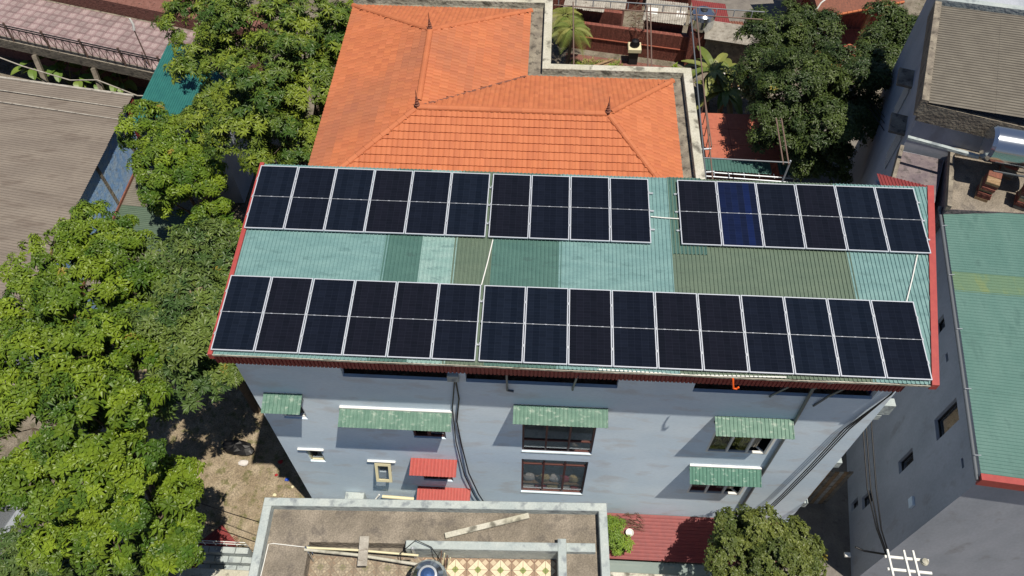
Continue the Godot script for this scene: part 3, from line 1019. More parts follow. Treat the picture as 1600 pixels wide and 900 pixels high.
func orange_house() -> void:
	var h := thing("tiled_house", "house with the big orange tiled hip roof behind the solar panels", "house", Vector3(6.2, 0, -11.0))
	var g := G.new()
	var e := 11.2
	var t := 12.4
	var A := Vector3(0.3, e, -6.5)
	var B := Vector3(12.15, e, -6.5)
	var Cc := Vector3(12.15, e, -12.72)
	var D := Vector3(7.1, e, -12.72)
	var E := Vector3(7.1, e, -16.55)
	var F := Vector3(0.3, e, -16.55)
	var P := Vector3(3.72, t, -9.6)
	var Q := Vector3(9.72, t, -9.58)
	var R := Vector3(3.68, t, -13.55)
	var faces := [[A, B, Q, P], [B, Cc, Q], [Cc, D, P, Q], [D, E, R, P], [E, F, R], [F, A, P, R]]
	for f in faces:
		if f.size() == 4:
			g.quad(f[0], f[1], f[2], f[3])
		else:
			g.tri(f[0], f[1], f[2])
	var roof := part("roof", g, M.tile_3, h)
	g = G.new()
	tile_shape(g)
	tile_mesh = g.mesh()
	var mass := G.new()
	for i in faces.size():
		tiled_face(h, roof, faces[i], mass, i == 0)
	var mm := part("roof_tile_field", mass, M.tile_mass, roof)
	mm.set_meta("kind", "stuff")
	# ridge and hip caps, one by one
	g = G.new()
	for i in 6:
		var a0 := PI * i / 6.0
		var a1 := PI * (i + 1) / 6.0
		for zz in [[0.0, 0.115, -0.36, 0.10]]:
			var p := Vector3(cos(a0) * zz[1], sin(a0) * zz[1] * 0.85, zz[0])
			var q := Vector3(cos(a1) * zz[1], sin(a1) * zz[1] * 0.85, zz[0])
			var r := Vector3(cos(a1) * zz[3], sin(a1) * zz[3] * 0.85, zz[2])
			var s := Vector3(cos(a0) * zz[3], sin(a0) * zz[3] * 0.85, zz[2])
			g.quad(q, p, s, r)
			g.tri(Vector3.ZERO, p, q)
	var cap := g.mesh()
	for ln in [[P, Q], [R, P], [A, P], [B, Q], [Cc, Q], [E, R], [F, R]]:
		var n := int((ln[1] - ln[0]).length() / 0.33)
		var d: Vector3 = (ln[1] - ln[0]).normalized()
		var x := d.cross(Vector3.UP).normalized()
		for i in n:
			piece("ridge_cap", cap, M["tile_%d" % rng.randi_range(0, 3)], roof, Transform3D(Basis(x, x.cross(d), -d), ln[0] + d * (i * 0.33) + Vector3(0, 0.025, 0)))
	g = G.new() # grey valley gutter between the two roofs
	g.bar(D + Vector3(0, 0.07, 0), P + Vector3(0, 0.06, 0), 0.08, 0.02)
	part("valley", g, M.rust_roof, roof)
	for p in [P, Q, R]:
		g = G.new()
		g.lathe(p + Vector3(0, 0.1, 0), [Vector2(0.085, 0), Vector2(0.09, 0.04), Vector2(0.05, 0.07), Vector2(0.07, 0.12), Vector2(0.04, 0.16), Vector2(0.055, 0.21), Vector2(0.03, 0.25), Vector2(0.038, 0.3), Vector2(0.016, 0.37), Vector2(0.009, 0.58), Vector2(0.0, 0.66)], 12)
		part("roof_finial", g, M.rust_roof, roof)
	# flat gutter deck, parapet and walls
	g = G.new()
	g.box(Vector3(0.35, 10.85, -17.0), Vector3(7.62, 11.02, -6.3))
	part("gutter_deck", g, M.concrete, h)
	g = G.new()
	g.box(Vector3(7.62, 10.85, -13.1), Vector3(12.55, 11.02, -6.3))
	part("gutter_deck", g, M.concrete, h)
	var ph := 11.28
	for b in [[0.2, -17.3, 7.9, -17.0], [7.6, -17.0, 7.9, -13.401], [7.6, -13.4, 12.85, -13.12], [12.55, -13.12, 12.85, -6.3]]:
		g = G.new()
		g.cbox(Vector3(b[0], 10.5, minf(b[1], b[3])), Vector3(b[2], ph + (0.002 if b[2] > 8 else 0.0), maxf(b[1], b[3])), 0.012)
		part("parapet", g, M.white_paint, h)
	for b in [[0.55, -17.15, 7.75, -6.3], [7.75, -13.25, 12.7, -6.3]]:
		g = G.new()
		g.box(Vector3(b[0], 0, b[1]), Vector3(b[2], 10.5, b[3]))
		part("wall", g, M.facade_grey, h)

# ------------------------------------------------------------------ the flat roof in front
func front_roof() -> void:
	var at := Vector3(-0.29, 0, 0.99)
	var h := thing("flat_roofed_house", "house with a weathered flat concrete roof and tiled terrace in front", "house", at, 0.0318)
	var F := h.transform
	var top := 6.2
	var W := 10.36
	var D := 7.0
	var g := G.new()
	g.xf = F
	g.box(Vector3(0.03, 0, 0.03), Vector3(W - 0.03, 5.2, D))
	part("wall", g, M.facade, h)
	for b in [[0.0, 0.0, W, 0.25], [0.0, 0.25, 0.26, D], [W - 0.25, 0.25, W, D]]:
		g = G.new()
		g.xf = F
		g.cbox(Vector3(b[0], 5.2, b[1]), Vector3(b[2], top, b[3]), 0.015)
		part("parapet", g, M.coping, h)
	# roof deck round the sunken terrace (x 1.55 to 8.85, z from 1.25)
	for b in [[0.26, 0.25, W - 0.25, 1.22], [0.26, 1.22, 1.5, D], [9.12, 1.22, W - 0.25, D]]:
		g = G.new()
		g.xf = F
		g.box(Vector3(b[0], 5.2, b[1]), Vector3(b[2], 5.86, b[3]))
		part("roof_deck", g, M.deck, h)
	g = G.new()
	g.xf = F
	g.cbox(Vector3(4.42, 5.2, 1.222), Vector3(8.87, top, 1.47), 0.015)
	part("terrace_parapet", g, M.coping, h)
	g = G.new()
	g.xf = F
	g.cbox(Vector3(8.87, 5.2, 1.1), Vector3(9.118, top + 0.003, D), 0.015)
	part("terrace_parapet", g, M.coping, h)
	g = G.new()
	g.xf = F
	g.cbox(Vector3(9.12, 5.86, 1.18), Vector3(9.98, top - 0.12, 1.44), 0.015)
	part("terrace_parapet", g, M.coping, h)
	# terrace floor of patterned tiles
	g = G.new()
	g.xf = F
	g.box(Vector3(1.5, 5.2, 1.2), Vector3(8.87, 5.40, D))
	var floor_ := part("terrace_floor", g, M.concrete, h)
	var s := 0.335
	g = G.new()
	g.box(Vector3(-s / 2 + 0.003, 0, -s / 2 + 0.003), Vector3(s / 2 - 0.003, 0.012, s / 2 - 0.003))
	var tm := g.mesh()
	for i in 22:
		for j in 7:
			var x := 1.5 + s * (i + 0.5)
			var z := 1.48 + s * (j + 0.5)
			if x > 8.8:
				continue
			# the print's diamond centre turns to each of the tile's four corners in turn
			var turn := 0.0
			if i % 2 == 0:
				turn = PI / 2 if j % 2 == 0 else PI
			elif j % 2 == 1:
				turn = -PI / 2
			piece("floor_tile", tm, M["floor_tile_%d" % (1 if x < 4.9 else 0)], floor_, F * Transform3D(Basis(Vector3.UP, turn), Vector3(x, 5.402, z)))
	# things left on the roof
	g = G.new()
	g.xf = F
	g.xf = Transform3D.IDENTITY
	g.bar(Vector3(5.28, 5.98, 1.82), Vector3(7.74, 6.02, 1.1), 0.16, 0.06)
	solo("plank", g, M.white_paint, "long white plank lying slantwise on the flat concrete roof", "plank", Vector3(6.5, 5.95, 1.5))
	for k in 2:
		g = G.new()
		g.tube([Vector3(1.18, 5.96, 2.36 + 0.06 * k), Vector3(2.8, 5.95, 2.36 + 0.14 * k), Vector3(4.55, 5.94, 2.42 + 0.26 * k)], 0.035 + 0.012 * k, -1, 9)
		solo("pipe", g, M.cream if k == 0 else M.white_paint, ["thin pale pipe along the edge of the sunken terrace", "thick pale pipe sagging beside the thin one over the terrace"][k], "pipe", Vector3(2.8, 5.9, 2.4), "pipes over the terrace")
	g = G.new()
	g.tube([Vector3(0.05, 5.9, 3.6), Vector3(0.06, 5.9, 2.3), Vector3(0.2, 5.9, 2.27), Vector3(1.2, 5.92, 2.34)], 0.014)
	solo("pipe", g, M.white, "thin white pipe bent round the left corner of the roof", "pipe", Vector3(0.2, 5.88, 2.3))
	g = G.new()
	g.tube([Vector3(1.2, 6.02, 2.35), Vector3(1.32, 5.86, 2.52), Vector3(1.38, 5.5, 2.6)], 0.03)
	g.tube([Vector3(1.28, 6.0, 2.3), Vector3(1.42, 5.84, 2.5)], 0.018)
	solo("tap", g, M.steel, "metal tap and elbow at the left end of the terrace pipes", "tap", Vector3(1.25, 5.9, 2.4))
	g = G.new()
	g.xf = Transform3D(Basis(Vector3.UP, 0.05) * Basis(Vector3.RIGHT, 0.15), Vector3(2.93, 6.03, 2.4))
	g.cbox(Vector3(-0.14, -0.02, -0.42), Vector3(0.14, 0.02, 0.42), 0.008)
	solo("board", g, M.old_sheet, "small cream board laid across the two terrace pipes", "board", Vector3(2.93, 6.0, 2.4))
	g = G.new()
	g.cbox(Vector3(4.37, 5.41, 2.3), Vector3(4.44, 6.35, 2.37), 0.01)
	solo("post", g, M.rail_metal, "pale grey metal post at the left of the steel tank", "post", Vector3(4.4, 5.41, 2.4))
	var tk := thing("water_tank", "stainless steel water tank with a domed top on the tiled terrace", "water tank", Vector3(5.03, 5.72, 3.3))
	g = G.new()
	g.box(tk.position + Vector3(-0.45, -0.31, -0.45), tk.position + Vector3(0.45, 0.0, 0.45))
	part("stand", g, M.concrete, tk)
	g = G.new()
	g.lathe(tk.position, [Vector2(0.5, 0), Vector2(0.5, 1.1), Vector2(0.515, 1.12), Vector2(0.515, 1.16), Vector2(0.49, 1.2), Vector2(0.42, 1.33), Vector2(0.30, 1.42), Vector2(0.26, 1.435)], 28)
	part("shell", g, M.steel, tk)
	g = G.new()
	g.lathe(tk.position + Vector3(0, 1.43, 0), [Vector2(0.26, 0), Vector2(0.26, 0.04), Vector2(0.2, 0.05)], 24)
	part("collar", g, M.rail_metal, tk)
	g = G.new()
	g.lathe(tk.position + Vector3(0, 1.46, 0), [Vector2(0.2, 0), Vector2(0.19, 0.05), Vector2(0.1, 0.09), Vector2(0, 0.1)], 24)
	part("lid", g, M.blue_lid, tk)
	g = G.new()
	g.tube([Vector3(4.3, 5.7, 2.5), Vector3(4.05, 6.0, 2.6), Vector3(4.1, 6.4, 2.5), Vector3(4.5, 6.5, 2.15), Vector3(4.95, 6.4, 2.3), Vector3(5.2, 6.1, 2.55), Vector3(5.1, 5.6, 2.7)], 0.014)
	solo("hose", g, M.black, "thin black hose looped around the post by the tank", "hose", Vector3(4.3, 5.5, 2.5))
	for k in 4:
		g = G.new()
		g.tube([Vector3(5.15 + k * 0.07, 5.43, 2.75 - k * 0.03), Vector3(5.25 + k * 0.08, 6.25 - k * 0.1, 2.35 + k * 0.03)], 0.02)
		solo("stick", g, M.cream if k % 2 else M.rust_pipe, "%s stick leaning on the parapet behind the tank" % ORD[k], "stick", Vector3(5.15 + k * 0.07, 5.43, 2.7), "sticks behind the tank")

# ------------------------------------------------------------------ low red roof and odds and ends at the lower right
func low_right() -> void:
	var h := thing("lean_to", "low red corrugated lean-to against the foot of the blue-grey wall", "shed", Vector3(13.2, 0, 0.4))
	var g := G.new()
	var O := Vector3(10.1, 2.0, -0.57)
	g.corr(O, Vector3(6.5, 0, 0), Vector3(0, -0.28, 1.52), 13, 0.018)
	part("roof_sheet", g, M.red_sheet, h)
	for x in [10.3, 12.4, 14.5, 16.4]:
		g = G.new()
		g.bar(Vector3(x, 0, 0.85), Vector3(x, 1.72, 0.85), 0.08, 0.08, Vector3.BACK)
		part("post", g, M.grey_metal, h)
	g = G.new()
	g.bar(Vector3(10.2, 1.68, 0.85), Vector3(16.5, 1.68, 0.85), 0.06, 0.06)
	part("beam", g, M.grey_metal, h)
	g = G.new()
	g.box(Vector3(10.12, 1.60, 0.97), Vector3(14.3, 1.612, 1.36))
	solo("plastic_sheet", g, M.plastic_sheet, "cloudy clear plastic sheet below the red lean-to roof", "plastic sheet", Vector3(12.2, 1.6, 1.1))
	var c := thing("white_canopy", "white concrete canopy at the bottom edge beside the flat roof", "canopy", Vector3(12.2, 0, 1.9))
	g = G.new()
	g.cbox(Vector3(10.2, 1.55, 1.4), Vector3(14.2, 1.75, 2.9), 0.012)
	part("slab", g, M.white_paint, c)
	for x in [10.4, 14.0]:
		g = G.new()
		g.box(Vector3(x - 0.1, 0, 1.5), Vector3(x + 0.1, 1.55, 1.7))
		part("post", g, M.white_paint, c)
	g = G.new()
	for k in 46:
		var p := Vector3(11.3 + rng.randf_range(-0.42, 0.45), 1.98 - 0.19 * 0.3 + rng.randf_range(0.0, 0.1), -0.25 + rng.randf_range(-0.28, 0.28))
		p.y = 2.04 - (p.z + 0.57) * 0.184 + rng.randf_range(0.0, 0.1)
		var a := rng.randf_range(-0.9, 0.1)
		var d := Vector3(cos(a), rng.randf_range(-0.12, 0.05), -sin(a)) * rng.randf_range(0.2, 0.42)
		g.tube([p - d * 0.5, p + Vector3(0, rng.randf_range(-0.02, 0.02), 0), p + d * 0.5], 0.012, 0.004, 4)
	solo("twig_pile", g, M.dry_twig, "pile of dry twigs dumped on the red lean-to roof", "twigs", Vector3(11.3, 1.95, -0.25))
	g = G.new()
	g.lathe(Vector3(11.28, 1.98, 0.12), [Vector2(0.0, 0.0), Vector2(0.10, 0.01), Vector2(0.14, 0.09), Vector2(0.13, 0.09), Vector2(0.09, 0.03), Vector2(0.0, 0.03)], 14)
	solo("bowl", g, M.white, "white plastic bowl beside the twigs on the red roof", "bowl", Vector3(11.28, 1.98, 0.12))
	# electric pole bracket
	var k := thing("pole_bracket", "white steel cross-arm bracket with insulator at the lower right corner", "bracket", Vector3(18.4, 0, 2.55))
	g = G.new()
	g.tube([Vector3(18.4, 0, 2.75), Vector3(18.4, 7.0, 2.75)], 0.16, 0.13, 12)
	part("pole", g, M.concrete, k)
	for z in [2.16, 2.5]:
		g = G.new()
		g.bar(Vector3(17.66, 7.1, z), Vector3(18.85, 7.1, z + 0.06), 0.07, 0.07)
		part("arm", g, M.white, k)
	for x in [17.75, 18.2, 18.45]:
		g = G.new()
		g.bar(Vector3(x, 7.17, 1.98), Vector3(x, 7.17, 2.7), 0.05, 0.06)
		part("cross_bar", g, M.white, k)
	g = G.new()
	g.lathe(Vector3(18.7, 7.14, 2.28), [Vector2(0.1, 0), Vector2(0.1, 0.05), Vector2(0.05, 0.07), Vector2(0.09, 0.1), Vector2(0.04, 0.14), Vector2(0, 0.15)], 12)
	part("insulator", g, M.white_paint, k)
	var q := [["left", -0.1], ["middle", 0.0], ["right", 0.16]]
	for i in 3:
		g = G.new()
		var o: float = q[i][1]
		g.tube([Vector3(17.9 + o, 8.2, -3.4), Vector3(17.85 + o, 7.4, -1.6), Vector3(17.8 + o, 6.9, 0.1), Vector3(17.78 + o * 0.5, 6.85, 1.3), Vector3(17.75 + o * 0.3, 7.1, 2.1)], 0.022)
		solo("power_cable", g, M.black, "%s of the black cables sagging through the alley to the bracket" % q[i][0], "cable", Vector3(17.9 + o, 8.2, -3.4), "alley cables")
	g = G.new()
	g.tube([Vector3(17.2, 6.4, 1.7), Vector3(17.45, 6.35, 1.78), Vector3(17.65, 6.6, 1.9), Vector3(17.75, 7.1, 2.1)], 0.03)
	solo("power_cable", g, M.black, "thick black cable loop hanging left of the white bracket", "cable", Vector3(17.2, 6.4, 1.7), "alley cables")
	g = G.new()
	g.cbox(Vector3(18.84, 1.4, 0.25), Vector3(19.04, 1.5, 0.4), 0.01)
	solo("wall_lamp", g, M.white, "tiny white lamp box low in the dark alley", "lamp", Vector3(18.94, 1.4, 0.32))
	# a board gate across the alley
	var gt := thing("board_gate", "weathered board gate standing sunlit in the narrow alley", "gate", Vector3(18.1, 0, -2.05))
	for i in 12:
		g = G.new()
		var x := 17.2 + i * 0.155
		g.cbox(Vector3(x, 0.05, -2.06 + rng.randf_range(-0.01, 0.01)), Vector3(x + 0.145, 3.1 + rng.randf_range(-0.1, 0.1), -2.02), 0.006)
		part("board", g, [M.wood, M.old_sheet, M.wood, M.concrete][i % 4], gt)
	for y in [0.6, 2.4]:
		g = G.new()
		g.box(Vector3(17.2, y, -2.12), Vector3(19.0, y + 0.1, -2.07))
		part("rail", g, M.wood, gt)

# ------------------------------------------------------------------ the buildings on the right
func right_buildings() -> void:
	# green roofed house, turned a little
	var yaw := -0.1594
	var h := thing("green_roofed_house", "grey rendered house with a teal green corrugated roof at the right edge", "house", Vector3(19.34, 0, 0.95), yaw)
	var F := h.transform # x along the front, -z along the alley
	var L := 9.5
	var g := G.new()
	g.xf = F * Transform3D(Basis(Vector3.UP, -PI / 2), Vector3(0.12, 0, -0.12)) # x of the wall runs towards -z ... seen from the alley
	var holes := []
	var S := 0.0
	for r in [[2.23, 7.5, 2.95, 8.95], [2.33, 4.72, 2.78, 5.86], [2.33, 1.38, 2.8, 2.36], [5.5, 8.3, 5.98, 8.86], [4.3, 8.66, 4.6, 8.8], [0.8, 8.76, 1.1, 8.88], [2.68, 0.3, 3.0, 1.0]]:
		holes.append(Rect2(-(r[2] - 0.12), r[1], r[2] - r[0], r[3] - r[1]))
	# wall along the alley: its own frame has x to the right when seen from the alley, which is towards +z
	g.xf = F * Transform3D(Basis(Vector3(0, 0, 1), Vector3.UP, Vector3(-1, 0, 0)), Vector3(0.12, 0, -0.12))
	g.wall(Vector2(-L, 0), Vector2(0, 9.95), 0.2, holes)
	part("alley_wall", g, M.facade_grey, h)
	for r in holes:
		var x0: float = r.position.x
		var x1: float = r.end.x
		var y0: float = r.position.y
		var y1: float = r.end.y
		g = G.new()
		g.xf = F * Transform3D(Basis(Vector3(0, 0, 1), Vector3.UP, Vector3(-1, 0, 0)), Vector3(0.12, 0, -0.12))
		g.box(Vector3(x0, y0, -0.16), Vector3(x1, y0 + 0.03, -0.1))
		g.box(Vector3(x0, y1 - 0.03, -0.16), Vector3(x1, y1, -0.1))
		g.box(Vector3(x0, y0 + 0.03, -0.16), Vector3(x0 + 0.03, y1 - 0.03, -0.1))
		g.box(Vector3(x1 - 0.03, y0 + 0.03, -0.16), Vector3(x1, y1 - 0.03, -0.1))
		var w := part("window", g, M.dark_metal, h)
		g = G.new()
		g.xf = F * Transform3D(Basis(Vector3(0, 0, 1), Vector3.UP, Vector3(-1, 0, 0)), Vector3(0.12, 0, -0.12))
		g.box(Vector3(x0 + 0.03, y0 + 0.03, -0.135), Vector3(x1 - 0.03, y1 - 0.03, -0.13))
		part("pane", g, M.glass, w)
	g = G.new()
	g.xf = F * Transform3D(Basis.IDENTITY, Vector3(0.12, 0, -0.12))
	g.wall(Vector2(0.2, 0), Vector2(8, 9.95), 0.2, [])
	part("front_wall", g, M.facade_grey, h)
	g = G.new()
	g.xf = F
	g.box(Vector3(0.35, 0, -L - 0.1), Vector3(8, 9.9, -L + 0.1))
	g.box(Vector3(7.8, 0, -L), Vector3(8, 9.9, -0.4))
	part("rear_wall", g, M.facade_grey, h)
	g = G.new()
	g.xf = F
	g.box(Vector3(0.35, 6.4, -L), Vector3(7.8, 6.6, -0.4))
	part("floor_slab", g, M.concrete, h)
	g = G.new()
	g.xf = F
	g.box(Vector3(0.75, 0, -L), Vector3(0.85, 9.8, -0.4))
	part("partition", g, M.room, h)
	g = G.new()
	g.xf = F
	g.box8([Vector3(0.33, 9.955, -0.32), Vector3(8.0, 9.955, -0.32), Vector3(8.0, 9.955, -0.13), Vector3(0.33, 9.955, -0.13), Vector3(0.33, 10.02, -0.32), Vector3(8.0, 10.95, -0.32), Vector3(8.0, 10.95, -0.13), Vector3(0.33, 10.02, -0.13)].map(func(p): return Vector3(p.x, p.y, -0.45 - p.z)))
	part("gable", g, M.facade_grey, h)
	g = G.new() # meter box on the wall
	g.xf = F
	g.cbox(Vector3(0.04, 5.4, -1.2), Vector3(0.12, 5.68, -0.9), 0.01)
	part("meter_box", g, M.facade, h)
	# roof sheets, ribs running up the slope away from the alley
	var zs := [[0.05, 2.6, "right_sheet", ""], [2.55, 4.5, "right_sheet", ""], [4.45, 6.05, "right_sheet", ""], [6.0, 6.75, "yellow_sheet", "yellowed green corrugated sheet"], [6.7, 9.35, "right_sheet", ""]]
	for i in zs.size():
		g = G.new()
		g.xf = F
		var up := 0.008 * (i % 2)
		g.corr(Vector3(-0.05, 10.0 + up, -zs[i][0]), Vector3(8.2, 1.0, 0), Vector3(0, 0, -(zs[i][1] - zs[i][0])), int((zs[i][1] - zs[i][0]) / 0.1), 0.014)
		part("roof_sheet", g, M[zs[i][2]], h, zs[i][3])
	g = G.new()
	g.xf = F
	g.box8([Vector3(-0.08, 9.72, 0.10), Vector3(8.2, 10.72, 0.10), Vector3(8.2, 10.72, 0.05), Vector3(-0.08, 9.72, 0.05), Vector3(-0.08, 10.06, 0.10), Vector3(8.2, 11.06, 0.10), Vector3(8.2, 11.06, -0.08), Vector3(-0.08, 10.06, -0.08)])
	part("barge_cap", g, M.red_trim, h)
	g = G.new() # gutter along the alley
	g.xf = F
	g.tube([Vector3(-0.12, 9.9, 0.05), Vector3(-0.12, 9.93, -4.0), Vector3(-0.12, 9.95, -9.3)], 0.05, -1, 8)
	g.tube([Vector3(-0.12, 9.95, -9.3), Vector3(-0.12, 10.05, -9.4)], 0.07, -1, 8)
	part("gutter", g, M.grey_metal, h)
	for k in 5:
		g = G.new()
		g.xf = F
		g.bar(Vector3(-0.14, 10.0, -0.6 - k * 2.0), Vector3(0.0, 10.05, -0.6 - k * 2.0), 0.02, 0.02)
		part("gutter_strap", g, M.rail_metal, h)
	# flat roofed part behind it, with the tank on brick piers
	var d := thing("flat_roofed_block", "low block with a sandy flat roof that carries the steel tank", "building", Vector3(22.6, 0, -9.4), -0.2)
	g = G.new()
	g.box8([Vector3(20.7, 0, -8.05), Vector3(26.5, 0, -7.9), Vector3(26.5, 0, -9.5), Vector3(21.55, 0, -10.65), Vector3(20.7, 10.25, -8.05), Vector3(26.5, 10.25, -7.9), Vector3(26.5, 10.25, -9.5), Vector3(21.55, 10.25, -10.65)])
	part("wall", g, M.purple_deck, d)
	g = G.new()
	g.quad(Vector3(20.72, 10.255, -8.06), Vector3(26.5, 10.255, -7.92), Vector3(26.5, 10.255, -9.45), Vector3(21.57, 10.255, -10.6))
	part("roof_deck", g, M.deck, d)
	g = G.new()
	g.bar(Vector3(20.72, 10.36, -8.0), Vector3(21.55, 10.36, -10.65), 0.14, 0.22)
	part("parapet", g, M.concrete, d)
	g = G.new()
	g.bar(Vector3(21.6, 10.36, -10.6), Vector3(24.5, 10.36, -10.0), 0.14, 0.22)
	part("parapet", g, M.concrete, d)
	for pz in [[22.05, -8.75, "left"], [23.15, -8.4, "right"], [23.1, -9.75, "rear"]]:
		var p := thing("brick_pier", "rough brick pier under the steel tank, the %s one" % pz[2], "pier", Vector3(pz[0], 10.26, pz[1]), -0.45, "piers under the tank")
		for k in 7:
			g = G.new()
			g.xf = p.transform
			var j := Vector3(rng.randf_range(-0.025, 0.025), 0, rng.randf_range(-0.025, 0.025))
			if k % 2 == 0:
				g.cbox(Vector3(-0.2, k * 0.115, -0.3) + j, Vector3(0.2, k * 0.115 + 0.105, -0.02) + j, 0.012)
				part("brick", g, [M.brick, M.concrete, M.rust_roof][rng.randi_range(0, 2)], p)
				g = G.new()
				g.xf = p.transform
				g.cbox(Vector3(-0.2, k * 0.115, 0.0) + j, Vector3(0.2, k * 0.115 + 0.105, 0.3) + j, 0.012)
			else:
				g.cbox(Vector3(-0.21, k * 0.115, -0.29) + j, Vector3(0.2, k * 0.115 + 0.105, 0.29) + j, 0.012)
			part("brick", g, [M.brick, M.concrete, M.wood][rng.randi_range(0, 2)], p)
	var t := thing("lying_water_tank", "shiny stainless steel water tank lying on brick piers at the right edge", "water tank", Vector3(24.45, 11.1, -9.0), -0.22)
	g = G.new()
	g.xf = t.transform * Transform3D(Basis(Vector3.FORWARD, -PI / 2), Vector3(-0.75, 0.62, 0))
	g.lathe(Vector3.ZERO, [Vector2(0, -0.06), Vector2(0.28, -0.04), Vector2(0.5, 0.03), Vector2(0.58, 0.12), Vector2(0.595, 0.14), Vector2(0.58, 0.16), Vector2(0.58, 0.7), Vector2(0.59, 0.72), Vector2(0.58, 0.74), Vector2(0.58, 1.9), Vector2(0.5, 2.0), Vector2(0, 2.05)], 28)
	part("shell", g, M.steel, t)
	for x in [-0.45, 0.5]:
		g = G.new()
		g.xf = t.transform
		g.bar(Vector3(x, 0.03, -0.5), Vector3(x, 0.03, 0.5), 0.06, 0.06)
		g.bar(Vector3(x, 0.05, 0.45), Vector3(x, 0.32, 0.42), 0.05, 0.05, Vector3.BACK)
		g.bar(Vector3(x, 0.05, -0.45), Vector3(x, 0.32, -0.42), 0.05, 0.05, Vector3.BACK)
		part("cradle", g, M.grey_metal, t)
	g = G.new()
	g.xf = t.transform
	for z in [-0.5, 0.5]:
		g.bar(Vector3(-2.3, -0.03, z), Vector3(1.4, -0.03, z), 0.05, 0.05)
	part("cradle", g, M.grey_metal, t)
	# the taller house behind with the grey corrugated roof
	var b := thing("grey_roofed_house", "tall house with a ribbed grey-brown sheet roof in the upper right corner", "house", Vector3(20.19, 0, -11.1), -0.33)
	F = b.transform
	g = G.new()
	g.xf = F
	g.box(Vector3(0.0, 0, -9.0), Vector3(8.0, 11.5, -0.12))
	part("wall", g, M.facade_grey, b)
	for i in 4:
		g = G.new()
		g.xf = F
		var up := 0.007 * (i % 2)
		g.corr(Vector3(0.02 + i * 1.95, 12.0 + up + i * 0.18, 0.0), Vector3(2.0, 0.185, 0), Vector3(0, 0, -5.6), 40, 0.035)
		part("roof_sheet", g, M.grey_sheet_new, b)
	g = G.new()
	g.xf = F
	g.box(Vector3(-0.22, 11.4, -5.8), Vector3(0.0, 12.08, 0.02))
	part("parapet", g, M.concrete, b)
	g = G.new()
	g.xf = F
	g.box8([Vector3(-0.22, 11.4, -6.05), Vector3(8, 11.4, -6.05), Vector3(8, 11.4, -6.3), Vector3(-0.22, 11.4, -6.3), Vector3(-0.22, 12.15, -6.05), Vector3(8, 12.9, -6.05), Vector3(8, 12.9, -6.3), Vector3(-0.22, 12.15, -6.3)].map(func(p): return p + Vector3(0, 0, 0.3)))
	part("parapet", g, M.coping, b)
	g = G.new()
	g.xf = F
	g.box(Vector3(-0.1, 11.2, -0.12), Vector3(8, 11.92, 0.0))
	part("gable_strip", g, M.concrete, b)
	for z in [-1.2, -3.9]:
		g = G.new()
		g.xf = F
		g.box(Vector3(-0.55, 9.9, z - 0.5), Vector3(-0.001, 10.0, z + 0.5))
		part("window_hood", g, M.concrete, b)
		for x in 5:
			g = G.new()
			g.xf = F
			g.bar(Vector3(-0.05, 8.2, z - 0.4 + x * 0.2), Vector3(-0.05, 9.7, z - 0.4 + x * 0.2), 0.03, 0.03, Vector3.RIGHT)
			part("window_bar", g, M.white, b)
		g = G.new()
		g.xf = F
		g.box(Vector3(-0.02, 8.2, z - 0.45), Vector3(0.0, 9.7, z + 0.45))
		part("window", g, M.glass, b)
	# terrace between, with a parapet
	var tr := thing("terrace_block", "shaded purple-grey roof terrace below the grey roofed house", "building", Vector3(20.2, 0, -9.8))
	g = G.new()
	g.box8([Vector3(19.25, 0, -9.0), Vector3(20.6, 0, -8.5), Vector3(21.5, 0, -10.65), Vector3(20.1, 0, -11.05), Vector3(19.25, 9.9, -9.0), Vector3(20.6, 9.9, -8.5), Vector3(21.5, 9.9, -10.65), Vector3(20.1, 9.9, -11.05)])
	part("wall", g, M.facade_grey, tr)
	g = G.new()
	g.quad(Vector3(19.27, 9.906, -9.0), Vector3(20.6, 9.906, -8.52), Vector3(21.48, 9.906, -10.65), Vector3(20.1, 9.906, -11.03))
	part("floor", g, M.purple_deck, tr)
	g = G.new()
	g.bar(Vector3(19.25, 10.0, -9.02), Vector3(20.1, 10.0, -11.05), 0.12, 0.3)
	part("parapet", g, M.concrete, tr)
	g = G.new()
	g.bar(Vector3(19.72, 11.1, -10.4), Vector3(21.8, 11.1, -9.6), 0.12, 0.1)
	part("beam", g, M.coping, tr)
	g = G.new()
	g.bar(Vector3(19.4, 10.1, -8.75), Vector3(19.75, 10.1, -8.62), 0.12, 0.08)
	part("beam", g, M.coping, tr)
	# red scrap of roof behind the solar roof's right end
	var r := thing("red_shed", "small red sheet roof behind the right end of the solar panels", "shed", Vector3(18.9, 0, -8.4))
	g = G.new()
	g.corr(Vector3(18.05, 11.6, -8.2), Vector3(-0.05, 0.12, 0.75), Vector3(1.42, 0, 0.46), 14, 0.02)
	part("roof_sheet", g, M.red_sheet, r)
	g = G.new()
	g.box8([Vector3(18.1, 0, -7.5), Vector3(19.3, 0, -7.1), Vector3(19.3, 0, -7.7), Vector3(18.05, 0, -8.1), Vector3(18.1, 11.5, -7.5), Vector3(19.3, 11.5, -7.1), Vector3(19.3, 11.4, -7.7), Vector3(18.05, 11.4, -8.1)])
	part("wall", g, M.facade_grey, r)

